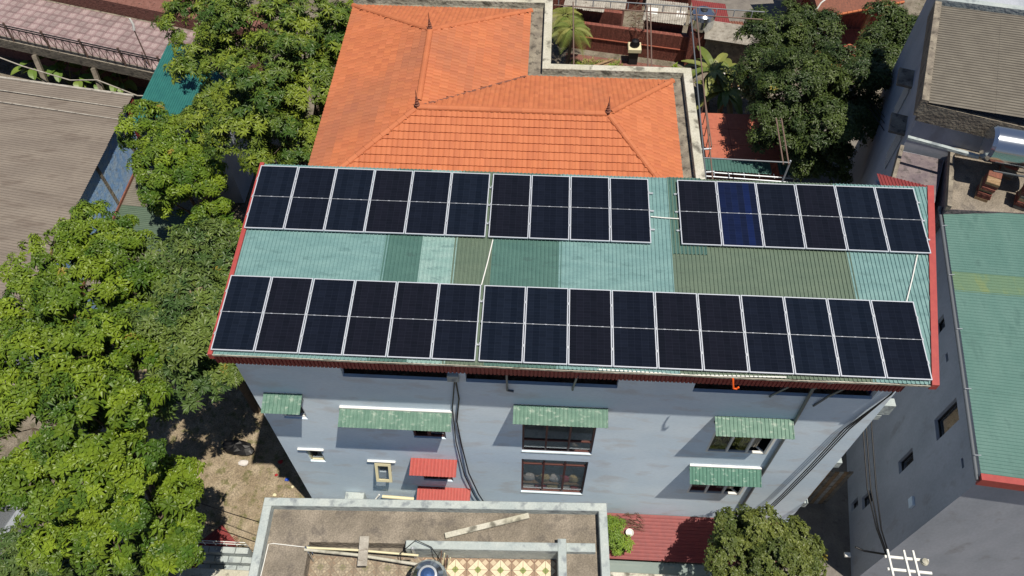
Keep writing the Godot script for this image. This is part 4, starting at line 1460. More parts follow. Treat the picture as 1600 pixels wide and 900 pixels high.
# ------------------------------------------------------------------ the left side
func left_side() -> void:
	var h := thing("warehouse", "long warehouse with a faded grey-brown corrugated roof and blue side wall", "warehouse", Vector3(-14.0, 0, -11.5))
	var y := 5.0
	var g := G.new()
	# ribs run across; the sheets follow the slanting rear edge
	var U := Vector3(-9.6, -0.35, -1.75)
	var O := Vector3(-11.5, y, -5.1)
	for i in 4:
		g = G.new()
		var o := O + Vector3(0.1, 0, 0) + Vector3(0.02, 0, -3.26) * i + Vector3(0, 0.008 * (i % 2), 0)
		g.corr(o, U, Vector3(0.03, 0, -3.33), 25, 0.022)
		part("roof_sheet", g, M.grey_sheet, h)
	for i in 2: # pale battens near the rear edge
		g = G.new()
		var o := Vector3(-11.35, y + 0.05, -16.5 - i * 0.75)
		g.bar(o, o + U + Vector3(0, 0.05, 0), 0.05, 0.03)
		part("batten", g, M.old_sheet, h)
	g = G.new()
	var ro := Vector3(-11.26, y + 0.03, -18.12)
	g.bar(ro, ro + U, 0.12, 0.08)
	part("rear_edge_cap", g, M.old_sheet, h)
	g = G.new()
	g.bar(Vector3(-11.5, y - 0.05, -4.98), Vector3(-11.5, y - 0.05, -4.98) + U, 0.12, 0.28)
	part("front_fascia", g, M.maroon, h)
	# right wall of painted sheets with battens
	for i in 9:
		g = G.new()
		var z0 := -5.3 - i * 1.42
		g.cbox(Vector3(-11.65, 0, z0 - 1.415), Vector3(-11.55, y - 0.12, z0), 0.004)
		part("wall_panel", g, M.blue_wall, h)
	for i in 4:
		g = G.new()
		var z := -8.1 - i * 2.84
		g.box(Vector3(-11.55, 0, z - 0.09), Vector3(-11.51, y - 0.14, z + 0.09))
		part("wall_post", g, M.concrete, h)
	g = G.new()
	g.box(Vector3(-11.54, 2.0, -17.9), Vector3(-11.48, 2.4, -5.4))
	part("wall_base", g, M.rust_roof, h)
	g = G.new() # red corner flashing
	g.quad(Vector3(-11.5, y - 0.02, -17.6), Vector3(-11.5, y - 0.02, -18.15), Vector3(-11.15, 3.2, -18.2), Vector3(-11.15, 3.2, -17.4))
	g.box8([Vector3(-11.60, 3.1, -17.3), Vector3(-11.12, 3.1, -17.35), Vector3(-11.12, 3.1, -18.2), Vector3(-11.60, 3.1, -18.2), Vector3(-11.60, y - 0.05, -17.5), Vector3(-11.36, y - 0.05, -17.5), Vector3(-11.36, y - 0.05, -18.15), Vector3(-11.60, y - 0.05, -18.15)])
	part("corner_flashing", g, M.maroon, h)
	g = G.new()
	g.box8([Vector3(-21.0, 0, -7.0), Vector3(-11.75, 0, -5.3), Vector3(-11.75, 0, -18.0), Vector3(-21.0, 0, -19.6), Vector3(-21.0, y - 0.5, -7.0), Vector3(-11.75, y - 0.16, -5.3), Vector3(-11.75, y - 0.16, -18.0), Vector3(-21.0, y - 0.5, -19.6)])
	part("wall", g, M.facade_grey, h)
	# low olive roof beside it
	var s := thing("lean_to", "low lean-to with a dirty olive sheet roof along the blue warehouse wall", "shed", Vector3(-10.0, 0, -12.5))
	for i in 3:
		g = G.new()
		g.corr(Vector3(-11.48, 2.25 + 0.006 * (i % 2), -9.0 - i * 2.4), Vector3(3.3, -0.2, 0.1), Vector3(0, 0, -2.45), 22, 0.025)
		part("roof_sheet", g, M.grey_sheet_new if i != 1 else M.olive_sheet, s)
	g = G.new()
	g.box(Vector3(-11.4, 0, -16.0), Vector3(-8.3, 1.95, -9.2))
	part("wall", g, M.concrete, s)
	# teal shed
	var t := thing("teal_shed", "shed with a dark teal sheet roof between the warehouse and the mango tree", "shed", Vector3(-8.9, 0, -18.7))
	for i in 3:
		g = G.new()
		g.corr(Vector3(-10.75 + i * 1.3, 5.1 + 0.005 * (i % 2), -16.0), Vector3(0.15, 0.25, -5.6 + i * 0.32), Vector3(1.34, 0, 0.08), 12, 0.02)
		part("roof_sheet", g, M.teal_shed, t)
	g = G.new()
	g.box(Vector3(-10.55, 0, -21.0), Vector3(-7.0, 4.95, -16.2))
	part("wall", g, M.facade_grey, t)
	# railing on the promenade
	var F := Transform3D(Basis(Vector3.UP, -0.2545), Vector3(-22.0, 3.0, -24.75))
	var r := thing("railing", "dark lattice railing along the edge of the pink promenade", "railing", F.origin, -0.2545)
	for b in [[1.0, "top_rail"], [0.86, "middle_rail"], [0.12, "bottom_rail"]]:
		g = G.new()
		g.xf = F
		g.bar(Vector3(-5.5, b[0], 0), Vector3(13.0, b[0], 0), 0.05, 0.05)
		part(b[1], g, M.dark_metal, r)
	for i in 9:
		g = G.new()
		g.xf = F
		g.bar(Vector3(-5.5 + i * 2.3, 0.02, 0), Vector3(-5.5 + i * 2.3, 1.18, 0), 0.08, 0.08, Vector3.BACK)
		part("post", g, M.rust_pipe, r)
	g = G.new()
	g.bar(Vector3(0, 0.12, 0.012), Vector3(0.22, 0.86, 0.012), 0.03, 0.02, Vector3.BACK)
	var pa := g.mesh()
	g = G.new()
	g.bar(Vector3(0.22, 0.12, -0.012), Vector3(0, 0.86, -0.012), 0.03, 0.02, Vector3.BACK)
	var pb := g.mesh()
	for i in 82:
		piece("lattice_bar", pa if i % 2 else pb, M.rust_pipe, r, F * Transform3D(Basis.IDENTITY, Vector3(-5.4 + i * 0.222, 0, 0)))
	# struts under the promenade
	for i in 5:
		g = G.new()
		var b := Vector3(-23.2 + i * 3.55, 2.5, -24.9 + i * 0.92)
		g.bar(b, b + Vector3(0.35, -2.5, 1.05), 0.22, 0.3)
		solo("concrete_strut", g, M.concrete, "%s slanting concrete strut from the left below the promenade edge" % ORD[i], "strut", b + Vector3(0.35, -2.5, 1.05), "struts below the promenade")
	g = G.new()
	g.tube([Vector3(-23.5, 2.7, -24.4), Vector3(-20.2, 2.2, -23.4), Vector3(-17.5, 1.9, -22.75), Vector3(-15.9, 2.1, -22.6), Vector3(-13.5, 1.9, -21.7), Vector3(-11.2, 2.3, -21.3)], 0.035)
	solo("cable", g, M.old_sheet, "pale cable sagging below the promenade edge", "cable", Vector3(-17.5, 1.9, -22.75))
	var lp := thing("street_lamp", "thin rusty lamp post with a small white head on the promenade railing", "street lamp", Vector3(-12.75, 3.0, -22.75))
	g = G.new()
	g.tube([lp.position, lp.position + Vector3(0.0, 2.2, -0.05)], 0.04, 0.03)
	part("pole", g, M.rust_pipe, lp)
	g = G.new()
	g.tube([lp.position + Vector3(0, 2.15, -0.05), lp.position + Vector3(0.05, 2.45, -0.1), lp.position + Vector3(-0.02, 2.75, -0.15)], 0.07, 0.05)
	part("lamp_head", g, M.white, lp)
	g = G.new()
	g.bar(lp.position + Vector3(-0.1, 0.9, 0.02), lp.position + Vector3(-0.02, 0.1, 0.3), 0.04, 0.04)
	part("brace", g, M.rust_pipe, lp)
	# lower left corner
	var v := thing("parked_van", "silver van with a blue-tinted windscreen half hidden at the lower left edge", "van", Vector3(-12.4, 0, 0.45), -0.25)
	F = v.transform
	g = G.new()
	g.xf = F
	g.cbox(Vector3(-3.2, 0.35, -0.85), Vector3(1.5, 1.0, 0.85), 0.08)
	g.box8([Vector3(-3.15, 1.0, 0.82), Vector3(1.15, 1.0, 0.82), Vector3(1.15, 1.0, -0.82), Vector3(-3.15, 1.0, -0.82), Vector3(-3.0, 1.82, 0.68), Vector3(0.55, 1.82, 0.68), Vector3(0.55, 1.82, -0.68), Vector3(-3.0, 1.82, -0.68)])
	g.cbox(Vector3(-3.0, 1.82, -0.68), Vector3(0.55, 1.88, 0.68), 0.05)
	part("body", g, M.car_paint, v)
	g = G.new()
	g.xf = F
	g.box8([Vector3(1.12, 1.06, 0.74), Vector3(1.16, 1.06, 0.74), Vector3(1.16, 1.06, -0.74), Vector3(1.12, 1.06, -0.74), Vector3(0.62, 1.76, 0.62), Vector3(0.66, 1.76, 0.62), Vector3(0.66, 1.76, -0.62), Vector3(0.62, 1.76, -0.62)])
	part("windscreen", g, M.glass, v)
	for z in [-0.76, 0.76]:
		g = G.new()
		g.xf = F
		g.box8([Vector3(-2.6, 1.08, z + 0.06), Vector3(0.7, 1.08, z + 0.06), Vector3(0.7, 1.08, z - 0.06), Vector3(-2.6, 1.08, z - 0.06), Vector3(-2.5, 1.7, z * 0.9 + 0.06), Vector3(0.35, 1.7, z * 0.9 + 0.06), Vector3(0.35, 1.7, z * 0.9 - 0.06), Vector3(-2.5, 1.7, z * 0.9 - 0.06)])
		part("side_window", g, M.glass, v)
		for x in [-2.2, 0.8]:
			g = G.new()
			g.xf = F * Transform3D(Basis(Vector3.RIGHT, PI / 2), Vector3(x, 0.33, z - 0.09))
			g.lathe(Vector3.ZERO, [Vector2(0, 0), Vector2(0.3, 0), Vector2(0.33, 0.04), Vector2(0.33, 0.16), Vector2(0.3, 0.2), Vector2(0, 0.2)], 18)
			part("wheel", g, M.rubber, v)
	g = G.new()
	g.xf = F
	g.cbox(Vector3(1.5, 0.35, -0.8), Vector3(1.62, 0.55, 0.8), 0.03)
	part("bumper", g, M.dark_metal, v)
	for z in [-0.6, 0.6]:
		g = G.new()
		g.xf = F
		g.cbox(Vector3(1.48, 0.65, z - 0.16), Vector3(1.53, 0.82, z + 0.16), 0.015)
		part("headlight", g, M.steel, v)
	# slotted concrete blocks lying on the ground
	for i in 2:
		for j in 2:
			var p := Vector3(-10.25 + i * 0.56 + j * 0.08, 0.02, 1.1 + j * 0.56 + i * 0.04)
			var b := thing("slotted_block", "%s slotted concrete block of the four lying by the van" % [["upper left", "lower left"], ["upper right", "lower right"]][i][j], "concrete block", p, -0.12, "slotted concrete blocks")
			for q in [[-0.26, -0.26, -0.14, 0.26], [-0.10, -0.26, 0.10, 0.26], [0.14, -0.26, 0.26, 0.26]]:
				g = G.new()
				g.xf = b.transform
				g.cbox(Vector3(q[0], 0, q[1]), Vector3(q[2], 0.16, q[3]), 0.012)
				part("slat", g, M.old_sheet, b)
			for zz in [-0.25, 0.19]:
				g = G.new()
				g.xf = b.transform
				g.box(Vector3(-0.25, 0.02, zz), Vector3(0.25, 0.14, zz + 0.06))
				part("web", g, M.old_sheet, b)
	# red sheets, grey stone steps and railing
	for q in [[Vector3(-3.75, 0.1, -0.1), Vector3(-1.25, 0.10, 1.35), Vector3(0.78, 0.05, 0.72), "upper"], [Vector3(-3.05, 0.05, 0.1), Vector3(-1.6, 0.04, 1.5), Vector3(0.2, 0.03, 0.6), "lower"]]:
		g = G.new()
		g.corr(q[0], q[1], q[2], 8, 0.025)
		solo("red_sheet", g, M.red_sheet, "%s of the two red corrugated sheets lying on the bare yard" % q[3], "metal sheet", q[0] + q[1] * 0.5, "loose red sheets")
	var w := thing("block_wall", "low wall of pale grey blocks with dark joints behind the flat roof's corner", "wall", Vector3(-3.3, 0, 1.3))
	for j in 3:
		for i in 4:
			g = G.new()
			var x := -4.15 + i * 0.48 + (0.2 if j == 1 else 0.0)
			g.cbox(Vector3(x, 0.02, 0.95 + j * 0.24), Vector3(x + 0.455, 0.9 - j * 0.28 + rng.randf_range(-0.01, 0.01), 0.95 + j * 0.24 + 0.225), 0.015)
			part("block", g, M.coping, w)
	var rl := thing("thin_railing", "thin white railing above the pale grey block wall", "railing", Vector3(-3.3, 0.9, 0.9))
	for b in [[Vector3(-4.25, 1.3, 0.9), Vector3(-2.3, 1.3, 0.9)], [Vector3(-4.25, 1.05, 0.9), Vector3(-2.3, 1.05, 0.9)], [Vector3(-4.25, 1.3, 0.9), Vector3(-4.4, 1.1, 1.7)]]:
		g = G.new()
		g.bar(b[0], b[1], 0.025, 0.025)
		part("rail", g, M.white, rl)
	for i in 6:
		g = G.new()
		g.bar(Vector3(-4.25 + i * 0.39, 0.85, 0.9), Vector3(-4.25 + i * 0.39, 1.3, 0.9), 0.02, 0.02, Vector3.BACK)
		part("baluster", g, M.white, rl)
	g = G.new()
	g.cbox(Vector3(-4.3, 1.3, 1.9), Vector3(-0.6, 1.5, 3.4), 0.015)
	g.box(Vector3(-4.2, 0, 2.0), Vector3(-4.0, 1.3, 3.3))
	solo("white_canopy", g, M.white_paint, "white slab at the bottom edge left of the flat roof", "canopy", Vector3(-2.6, 0, 2.6))
	g = G.new()
	var tr := RandomNumberGenerator.new()
	tr.seed = 9
	g.blob(Vector3(-4.0, 0.2, -3.2), Vector3(0.62, 0.2, 0.3), 0.18, tr, 12)
	g.blob(Vector3(-3.6, 0.16, -3.05), Vector3(0.4, 0.16, 0.24), 0.2, tr, 10)
	solo("black_tarp", g, M.black, "crumpled black tarpaulin on the bare yard by the house corner", "tarpaulin", Vector3(-4.0, 0.05, -3.2))
	g = G.new()
	g.blob(Vector3(-3.55, 0.14, -2.55), Vector3(0.2, 0.09, 0.14), 0.12, tr, 10)
	solo("white_sack", g, M.white_cloth, "small white sack on the bare yard below the black tarpaulin", "sack", Vector3(-3.55, 0.06, -2.55))
	for i in 26: # litter by the foot of the wall
		var c: Array = [["white", "white"], ["red_cloth", "red"], ["blue_plastic", "blue"], ["cream", "cream"]][rng.randi_range(0, 3)]
		if i < 10:
			g = G.new()
			var p := Vector3(rng.randf_range(-2.2, -0.5), 0.11, rng.randf_range(-3.0, -0.6))
			g.blob(p, Vector3(0.07, 0.035, 0.06) * rng.randf_range(0.7, 1.6), 0.25, tr, 8)
			solo("litter", g, M[c[0]], "scrap of litter on the bare yard beside the blue-grey house's foot", "litter", p, "litter scraps by the wall")
	for k in 2:
		g = G.new()
		var a := Vector3(-6.2, 3.2 - 0.3 * k, -0.6 + 0.45 * k)
		var b := Vector3(-0.3, 5.6 - 0.5 * k, 1.6 + 0.5 * k)
		g.tube([a, a.lerp(b, 0.25) + Vector3(0, -0.2, 0), a.lerp(b, 0.5) + Vector3(0, -0.26, 0), a.lerp(b, 0.75) + Vector3(0, -0.2, 0), b], 0.014)
		solo("wire", g, M.black, "%s thin black wire from the tree to the flat roof's corner" % ["upper", "lower"][k], "wire", a, "wires at the lower left")

# ------------------------------------------------------------------ the yards and shacks at the top
func back_yards() -> void:
	var g := G.new()
	var F := Transform3D(Basis(Vector3.UP, -0.165), Vector3(9.0, 0, -29.4))
	var w := thing("brick_wall", "dark red brick wall across the back yards behind the tiled house", "wall", Vector3(12.4, 0, -28.9), -0.165)
	g.xf = F
	g.cbox(Vector3(-0.6, 0, -0.12), Vector3(8.2, 1.75, 0.12), 0.01)
	part("brickwork", g, M.brick, w)
	for y in [0.85]:
		g = G.new()
		g.xf = F
		g.box(Vector3(-0.6, y, 0.12), Vector3(8.2, y + 0.05, 0.16))
		part("ledge", g, M.patio, w)
	for q in [[Vector3(-0.6, 1.72, -3.6), Vector3(3.4, 0.1, 0.3), Vector3(-0.3, 0.15, 3.0), "old_sheet", "large torn pale grey sheet roof left of the dry vines"], [Vector3(3.9, 1.75, -2.3), Vector3(0.1, 0.2, -0.1) , Vector3.ZERO, "", ""]]:
		if q[3] == "":
			continue
		var s := thing("shack", q[4], "shack", F * Vector3(1.2, 0, -2), -0.165)
		for i in 3:
			g = G.new()
			g.xf = F
			g.corr(Vector3(-0.5 + i * 1.15, 2.35 + 0.02 * i + 0.012 * (i % 2), -2.9), Vector3(0.02, -0.15, 2.35 - 0.2 * i + (0.3 if i == 1 else 0.0)), Vector3(1.2, 0.02, 0), 10, 0.03)
			part("roof_sheet", g, M.old_sheet, s)
		g = G.new()
		g.xf = F
		g.box(Vector3(-0.4, 0, -2.8), Vector3(2.9, 2.15, -0.7))
		part("wall", g, M.brick, s)
	var s2 := thing("shack", "shack with an old ribbed sheet roof and two white patches beside the steel tank", "shack", F * Vector3(5.5, 0, -1.4), -0.165)
	g = G.new()
	g.xf = F
	g.corr(Vector3(4.1, 2.35, -2.1), Vector3(0, -0.25, 1.7), Vector3(2.4, 0.05, 0.05), 18, 0.035, null, true)
	part("roof_sheet", g, M.rust_roof if false else M.old_sheet, s2)
	for x in [4.3, 5.9]:
		g = G.new()
		g.xf = F
		g.box8([Vector3(x, 2.17, -0.95), Vector3(x + 0.55, 2.17, -0.93), Vector3(x + 0.55, 2.25, -1.4), Vector3(x, 2.25, -1.4), Vector3(x, 2.24, -0.95), Vector3(x + 0.55, 2.24, -0.93), Vector3(x + 0.55, 2.32, -1.4), Vector3(x, 2.32, -1.4)])
		part("white_patch", g, M.white, s2)
	g = G.new()
	g.xf = F
	g.box(Vector3(4.2, 0, -2.0), Vector3(6.4, 2.05, -0.5))
	part("wall", g, M.brick, s2)
	var s3 := thing("shack", "flat grey roofed shack to the right of the steel tank", "shack", Vector3(18.2, 0, -28.0), -0.165)
	g = G.new()
	g.xf = F
	g.corr(Vector3(7.6, 2.45, -0.7), Vector3(2.6, 0.05, 0.15), Vector3(0, -0.1, 1.6), 16, 0.03)
	part("roof_sheet", g, M.old_sheet, s3)
	g = G.new()
	g.xf = F
	g.box(Vector3(7.75, 0, -0.5), Vector3(10.0, 2.3, 0.7))
	part("wall", g, M.concrete, s3)
	var s4 := thing("shack", "small shack with a red sheet roof behind the steel tank", "shack", Vector3(16.6, 0, -30.0))
	g = G.new()
	g.corr(Vector3(15.9, 2.5, -30.6), Vector3(0.1, -0.1, 2.0), Vector3(1.9, 0, 0.3), 17, 0.02)
	part("roof_sheet", g, M.red_sheet, s4)
	g = G.new()
	g.box(Vector3(16.0, 0, -30.4), Vector3(17.7, 2.35, -28.9))
	part("wall", g, M.brick, s4)
	for k in 3:
		var s5 := thing("shack", ["far shack under a rusty brown roof at the very top", "far shack under a grey-blue roof at the very top", "far shack under a dark brown roof left of the road"][k], "shack", Vector3(9.5 + k * 3.0, 0, -33.5 - 0.3 * k), -0.1 * k)
		g = G.new()
		g.corr(s5.position + Vector3(-1.6, 2.5, -1.2), Vector3(0.1, -0.3, 2.2), Vector3(2.7, 0.1, 0.2), 20, 0.03)
		part("roof_sheet", g, [M.rust_roof, M.old_sheet, M.rust_roof][k], s5)
		g = G.new()
		g.box(s5.position + Vector3(-1.5, -0.0, -1.1), s5.position + Vector3(1.0, 2.1, 0.8))
		part("wall", g, M.brick, s5)
	# tank on its stand
	var tk := thing("round_water_tank", "round shiny steel water tank on a brick base above the back yards", "water tank", Vector3(16.25, 0, -28.35))
	g = G.new()
	g.box(Vector3(15.7, 0, -28.9), Vector3(16.8, 2.3, -27.8))
	part("base", g, M.brick, tk)
	g = G.new()
	g.lathe(Vector3(16.25, 2.3, -28.35), [Vector2(0.45, 0), Vector2(0.62, 0.1), Vector2(0.68, 0.3), Vector2(0.68, 0.75), Vector2(0.6, 0.95), Vector2(0.42, 1.08), Vector2(0.2, 1.12)], 24)
	part("shell", g, M.steel, tk)
	g = G.new()
	g.lathe(Vector3(16.25, 3.41, -28.35), [Vector2(0.2, 0), Vector2(0.2, 0.06), Vector2(0.16, 0.1), Vector2(0, 0.11)], 16)
	part("lid", g, M.dark_metal, tk)
	# lantern post
	var lp := thing("lantern_post", "cream lantern post with a dark top in the garden behind the parapet", "lamp", Vector3(12.75, 0, -28.1))
	g = G.new()
	g.cbox(Vector3(12.5, 0, -28.35), Vector3(13.0, 0.9, -27.85), 0.02)
	part("post", g, M.dark_metal, lp)
	g = G.new()
	g.cbox(Vector3(12.38, 0.9, -28.45), Vector3(13.12, 1.15, -27.75), 0.04)
	part("cap", g, M.cream, lp)
	g = G.new()
	g.lathe(Vector3(12.75, 1.15, -28.1), [Vector2(0.24, 0), Vector2(0.28, 0.1), Vector2(0.2, 0.35), Vector2(0, 0.4)], 12)
	part("lantern", g, M.black, lp)
	# steel frame of the awning over the garden
	var fr := thing("steel_frame", "rusty white steel pipe frame standing beside the tiled house", "frame", Vector3(13.9, 0, -16.5))
	for b in [[Vector3(14.05, 8.2, -21.6), Vector3(13.75, 8.2, -11.0)], [Vector3(14.3, 8.2, -21.6), Vector3(14.0, 8.2, -11.0)], [Vector3(12.14, 8.15, -21.65), Vector3(11.95, 8.15, -16.8)], [Vector3(12.3, 8.15, -21.65), Vector3(12.1, 8.15, -16.8)], [Vector3(8.85, 8.1, -21.8), Vector3(8.9, 8.1, -16.9)],
			[Vector3(8.0, 8.2, -21.95), Vector3(17.3, 8.2, -21.3)], [Vector3(8.0, 7.85, -21.9), Vector3(17.3, 7.85, -21.25)], [Vector3(17.0, 8.2, -14.4), Vector3(16.9, 8.2, -11.9)], [Vector3(16.8, 8.2, -14.4), Vector3(16.7, 8.2, -11.9)], [Vector3(13.75, 8.2, -12.1), Vector3(16.95, 8.2, -12.0)]]:
		g = G.new()
		g.tube([b[0], b[1]], 0.03, -1, 8)
		part("beam", g, M.rust_pipe if b[0].y < 8.18 or b[0].x > 14.2 else M.grey_metal, fr)
	for i in 12:
		g = G.new()
		var a := Vector3(8.2 + i * 0.78, 7.85, -21.93 + i * 0.056)
		g.tube([a, a + Vector3(0.0, 0.35, 0)], 0.025, -1, 6)
		part("truss_post", g, M.rail_metal, fr)
	for p in [Vector3(17.0, 0, -12.1)]:
		g = G.new()
		g.tube([p, p + Vector3(0, 8.2, 0)], 0.035, -1, 8)
		part("post", g, M.rail_metal, fr)
	for z in [-11.4, -12.6]: # brackets to the house wall
		g = G.new()
		g.tube([Vector3(12.7, 8.0, z), Vector3(14.1, 8.2, z)], 0.04, -1, 6)
		part("bracket", g, M.rail_metal, fr)
	for p in [Vector3(9.0, 8.1, -16.9), Vector3(12.0, 8.15, -16.8)]:
		g = G.new()
		g.tube([p, Vector3(minf(p.x, 7.75) if p.x < 10 else p.x, 8.0, -17.0 if p.x < 10 else -13.25)], 0.04, -1, 6)
		part("bracket", g, M.rail_metal, fr)
	var te := thing("red_terrace", "flat terrace with large red floor slabs between the steel frame and the dark tree", "terrace", Vector3(17.0, 0, -17.5))
	g = G.new()
	g.box(Vector3(15.1, 0, -19.4), Vector3(18.8, 3.97, -16.2))
	part("wall", g, M.brick, te)
	for i in 3:
		for j in 3:
			g = G.new()
			g.cbox(Vector3(15.1 + i * 1.235, 3.971, -19.4 + j * 1.07), Vector3(15.1 + i * 1.235 + 1.22, 3.995, -19.4 + j * 1.07 + 1.055), 0.008)
			part("floor_slab", g, M.patio, te)
	g = G.new()
	g.bar(Vector3(15.15, 4.9, -19.4), Vector3(15.15, 4.9, -16.2), 0.04, 0.04)
	part("rail", g, M.rust_pipe, te)
	for i in 5:
		g = G.new()
		g.bar(Vector3(15.15, 4.0, -19.35 + i * 0.77), Vector3(15.15, 4.9, -19.35 + i * 0.77), 0.035, 0.035, Vector3.RIGHT)
		part("rail_post", g, M.rust_pipe, te)
	# green canopy strips
	var c := thing("green_canopy", "narrow green sheet canopy with a pipe truss beside the tiled house", "canopy", Vector3(17.2, 0, -15.6))
	g = G.new()
	g.corr(Vector3(14.4, 4.3, -16.1), Vector3(0, 0, 0.75), Vector3(3.4, 0, 0.15), 24, 0.025)
	part("roof_sheet", g, M.green_sheet, c)
	g = G.new()
	g.corr(Vector3(14.4, 4.1, -14.9), Vector3(0, -0.08, 0.5), Vector3(5.0, 0, 0.3), 34, 0.025)
	part("roof_sheet", g, M.green_sheet, c)
	g = G.new()
	g.corr(Vector3(18.1, 4.35, -16.0), Vector3(0, 0, 0.85), Vector3(1.3, 0, 0.1), 9, 0.025)
	part("roof_sheet", g, M.green_sheet, c)
	for z in [-15.2, -14.95]:
		g = G.new()
		g.tube([Vector3(14.3, 4.35, z), Vector3(18.9, 4.35, z + 0.25)], 0.035, -1, 8)
		part("rail", g, M.rail_metal, c)
	for i in 7:
		g = G.new()
		g.tube([Vector3(14.6 + i * 0.65, 4.35, -15.2), Vector3(14.6 + i * 0.65, 4.35, -14.92)], 0.02, -1, 6)
		part("rung", g, M.rail_metal, c)
	for x in [14.5, 18.8]:
		g = G.new()
		g.tube([Vector3(x, 0, -15.1), Vector3(x, 4.35, -15.1)], 0.05, -1, 8)
		part("post", g, M.rail_metal, c)
	# brown roofed house at the top right
	var b := thing("brown_roofed_house", "house with a mossy brown tiled roof and porch posts at the top right", "house", Vector3(24.5, 0, -31.0), 0.1)
	g = G.new()
	g.box8([Vector3(22.6, 3.0, -28.3), Vector3(27.5, 3.0, -30.0), Vector3(28.5, 3.6, -34.0), Vector3(21.5, 3.6, -33.0), Vector3(22.6, 3.12, -28.3), Vector3(27.5, 3.12, -30.0), Vector3(28.5, 5.0, -34.0), Vector3(21.5, 5.0, -33.0)])
	var br := part("roof", g, M.rust_roof, b)
	for i in 16:
		g = G.new()
		var p := Vector3(22.6, 3.15, -28.3).lerp(Vector3(27.5, 3.15, -30.0), i / 16.0)
		g.tube([p, p + Vector3(0.29, 0, -0.10)], 0.07, 0.06, 8)
		part("edge_tile", g, M.tile_1, br)
	g = G.new()
	g.box(Vector3(22.5, 0, -34.0), Vector3(27.5, 3.0, -31.6))
	part("wall", g, M.brick, b)
	for p in [Vector3(23.9, 0, -29.3), Vector3(25.9, 0, -30.0)]:
		g = G.new()
		g.cbox(p - Vector3(0.1, 0, 0.1), p + Vector3(0.1, 3.0, 0.1), 0.01)
		part("porch_post", g, M.wood, b)
	g = G.new()
	g.box(Vector3(23.3, 0.0, -31.6), Vector3(27.4, 0.2, -28.0))
	var pf := part("porch_floor", g, M.patio, b)
	for i in 6:
		for j in 5:
			g = G.new()
			g.cbox(Vector3(23.32 + i * 0.68, 0.2, -31.5 + j * 0.7), Vector3(23.32 + i * 0.68 + 0.655, 0.225, -31.5 + j * 0.7 + 0.675), 0.006)
			part("paving_tile", g, M.patio, pf)
	var sl := thing("street_lamp", "white street lamp on a curved arm above the mango tree at the top right", "street lamp", Vector3(20.7, 0, -24.6))
	g = G.new()
	g.tube([Vector3(20.7, 0, -24.6), Vector3(20.75, 6.2, -24.6)], 0.09, 0.07, 9)
	part("pole", g, M.concrete, sl)
	g = G.new()
	g.tube([Vector3(20.75, 6.0, -24.6), Vector3(20.95, 6.45, -24.75), Vector3(21.3, 6.6, -25.0), Vector3(21.8, 6.65, -25.3)], 0.04, -1, 8)
	part("arm", g, M.white, sl)
	g = G.new()
	g.blob(Vector3(22.1, 6.66, -25.45), Vector3(0.34, 0.08, 0.14), 0.02, rng, 12)
	part("lamp_head", g, M.coping, sl)
	g = G.new()
	for k in 2:
		g.bar(Vector3(20.75, 5.6 - k * 0.5, -24.6) + Vector3(-0.1, 0, 0.1), Vector3(21.9, 5.5 - k * 0.5, -23.9), 0.06, 0.06)
	g.bar(Vector3(20.8, 5.2, -24.5), Vector3(21.7, 5.45, -24.0), 0.05, 0.05)
	part("cross_arm", g, M.white, sl)
	for k in 3:
		g = G.new()
		var a := Vector3(21.6, 5.5, -24.0 + 0.2 * k)
		var e := Vector3(21.6 + 0.3 * k, 7.6, -13.0)
		g.tube([a, a.lerp(e, 0.3) + Vector3(0, -0.3, 0), a.lerp(e, 0.6) + Vector3(0, -0.3, 0), e], 0.018)
		solo("wire", g, M.dark_metal, "%s wire from the white street lamp to the grey roofed house" % ["left", "middle", "right"][k], "wire", a, "wires at the upper right")
	var jr := RandomNumberGenerator.new()
	jr.seed = 61
	var spots := [[Vector3(10.4, 0, -27.2), "timber"], [Vector3(14.0, 0, -26.6), "timber"], [Vector3(18.6, 0, -26.3), "timber"], [Vector3(15.0, 0, -27.0), "pot"], [Vector3(15.4, 0, -26.7), "pot"], [Vector3(11.4, 0, -26.8), "pot"], [Vector3(9.7, 0, -26.9), "pot"], [Vector3(18.3, 0, -25.6), "crate"], [Vector3(18.0, 0, -26.9), "crate"], [Vector3(19.3, 0, -26.6), "sheet"], [Vector3(18.7, 0, -31.6), "sheet"]]
	var say := {"timber": "stack of old timber in the back yards", "pot": "clay plant pot in the garden", "crate": "small crate by the banana plants", "sheet": "loose rusty sheet"}
	var near := ["beside the slim palm", "in front of the brick wall's middle", "right of the banana plants", "right of the cream lantern post", "furthest right along the garden path", "left of the cream lantern post", "nearest the slim palm", "nearest the red terrace", "nearest the brick wall", "below the flat grey shack", "on the road behind the shacks"]
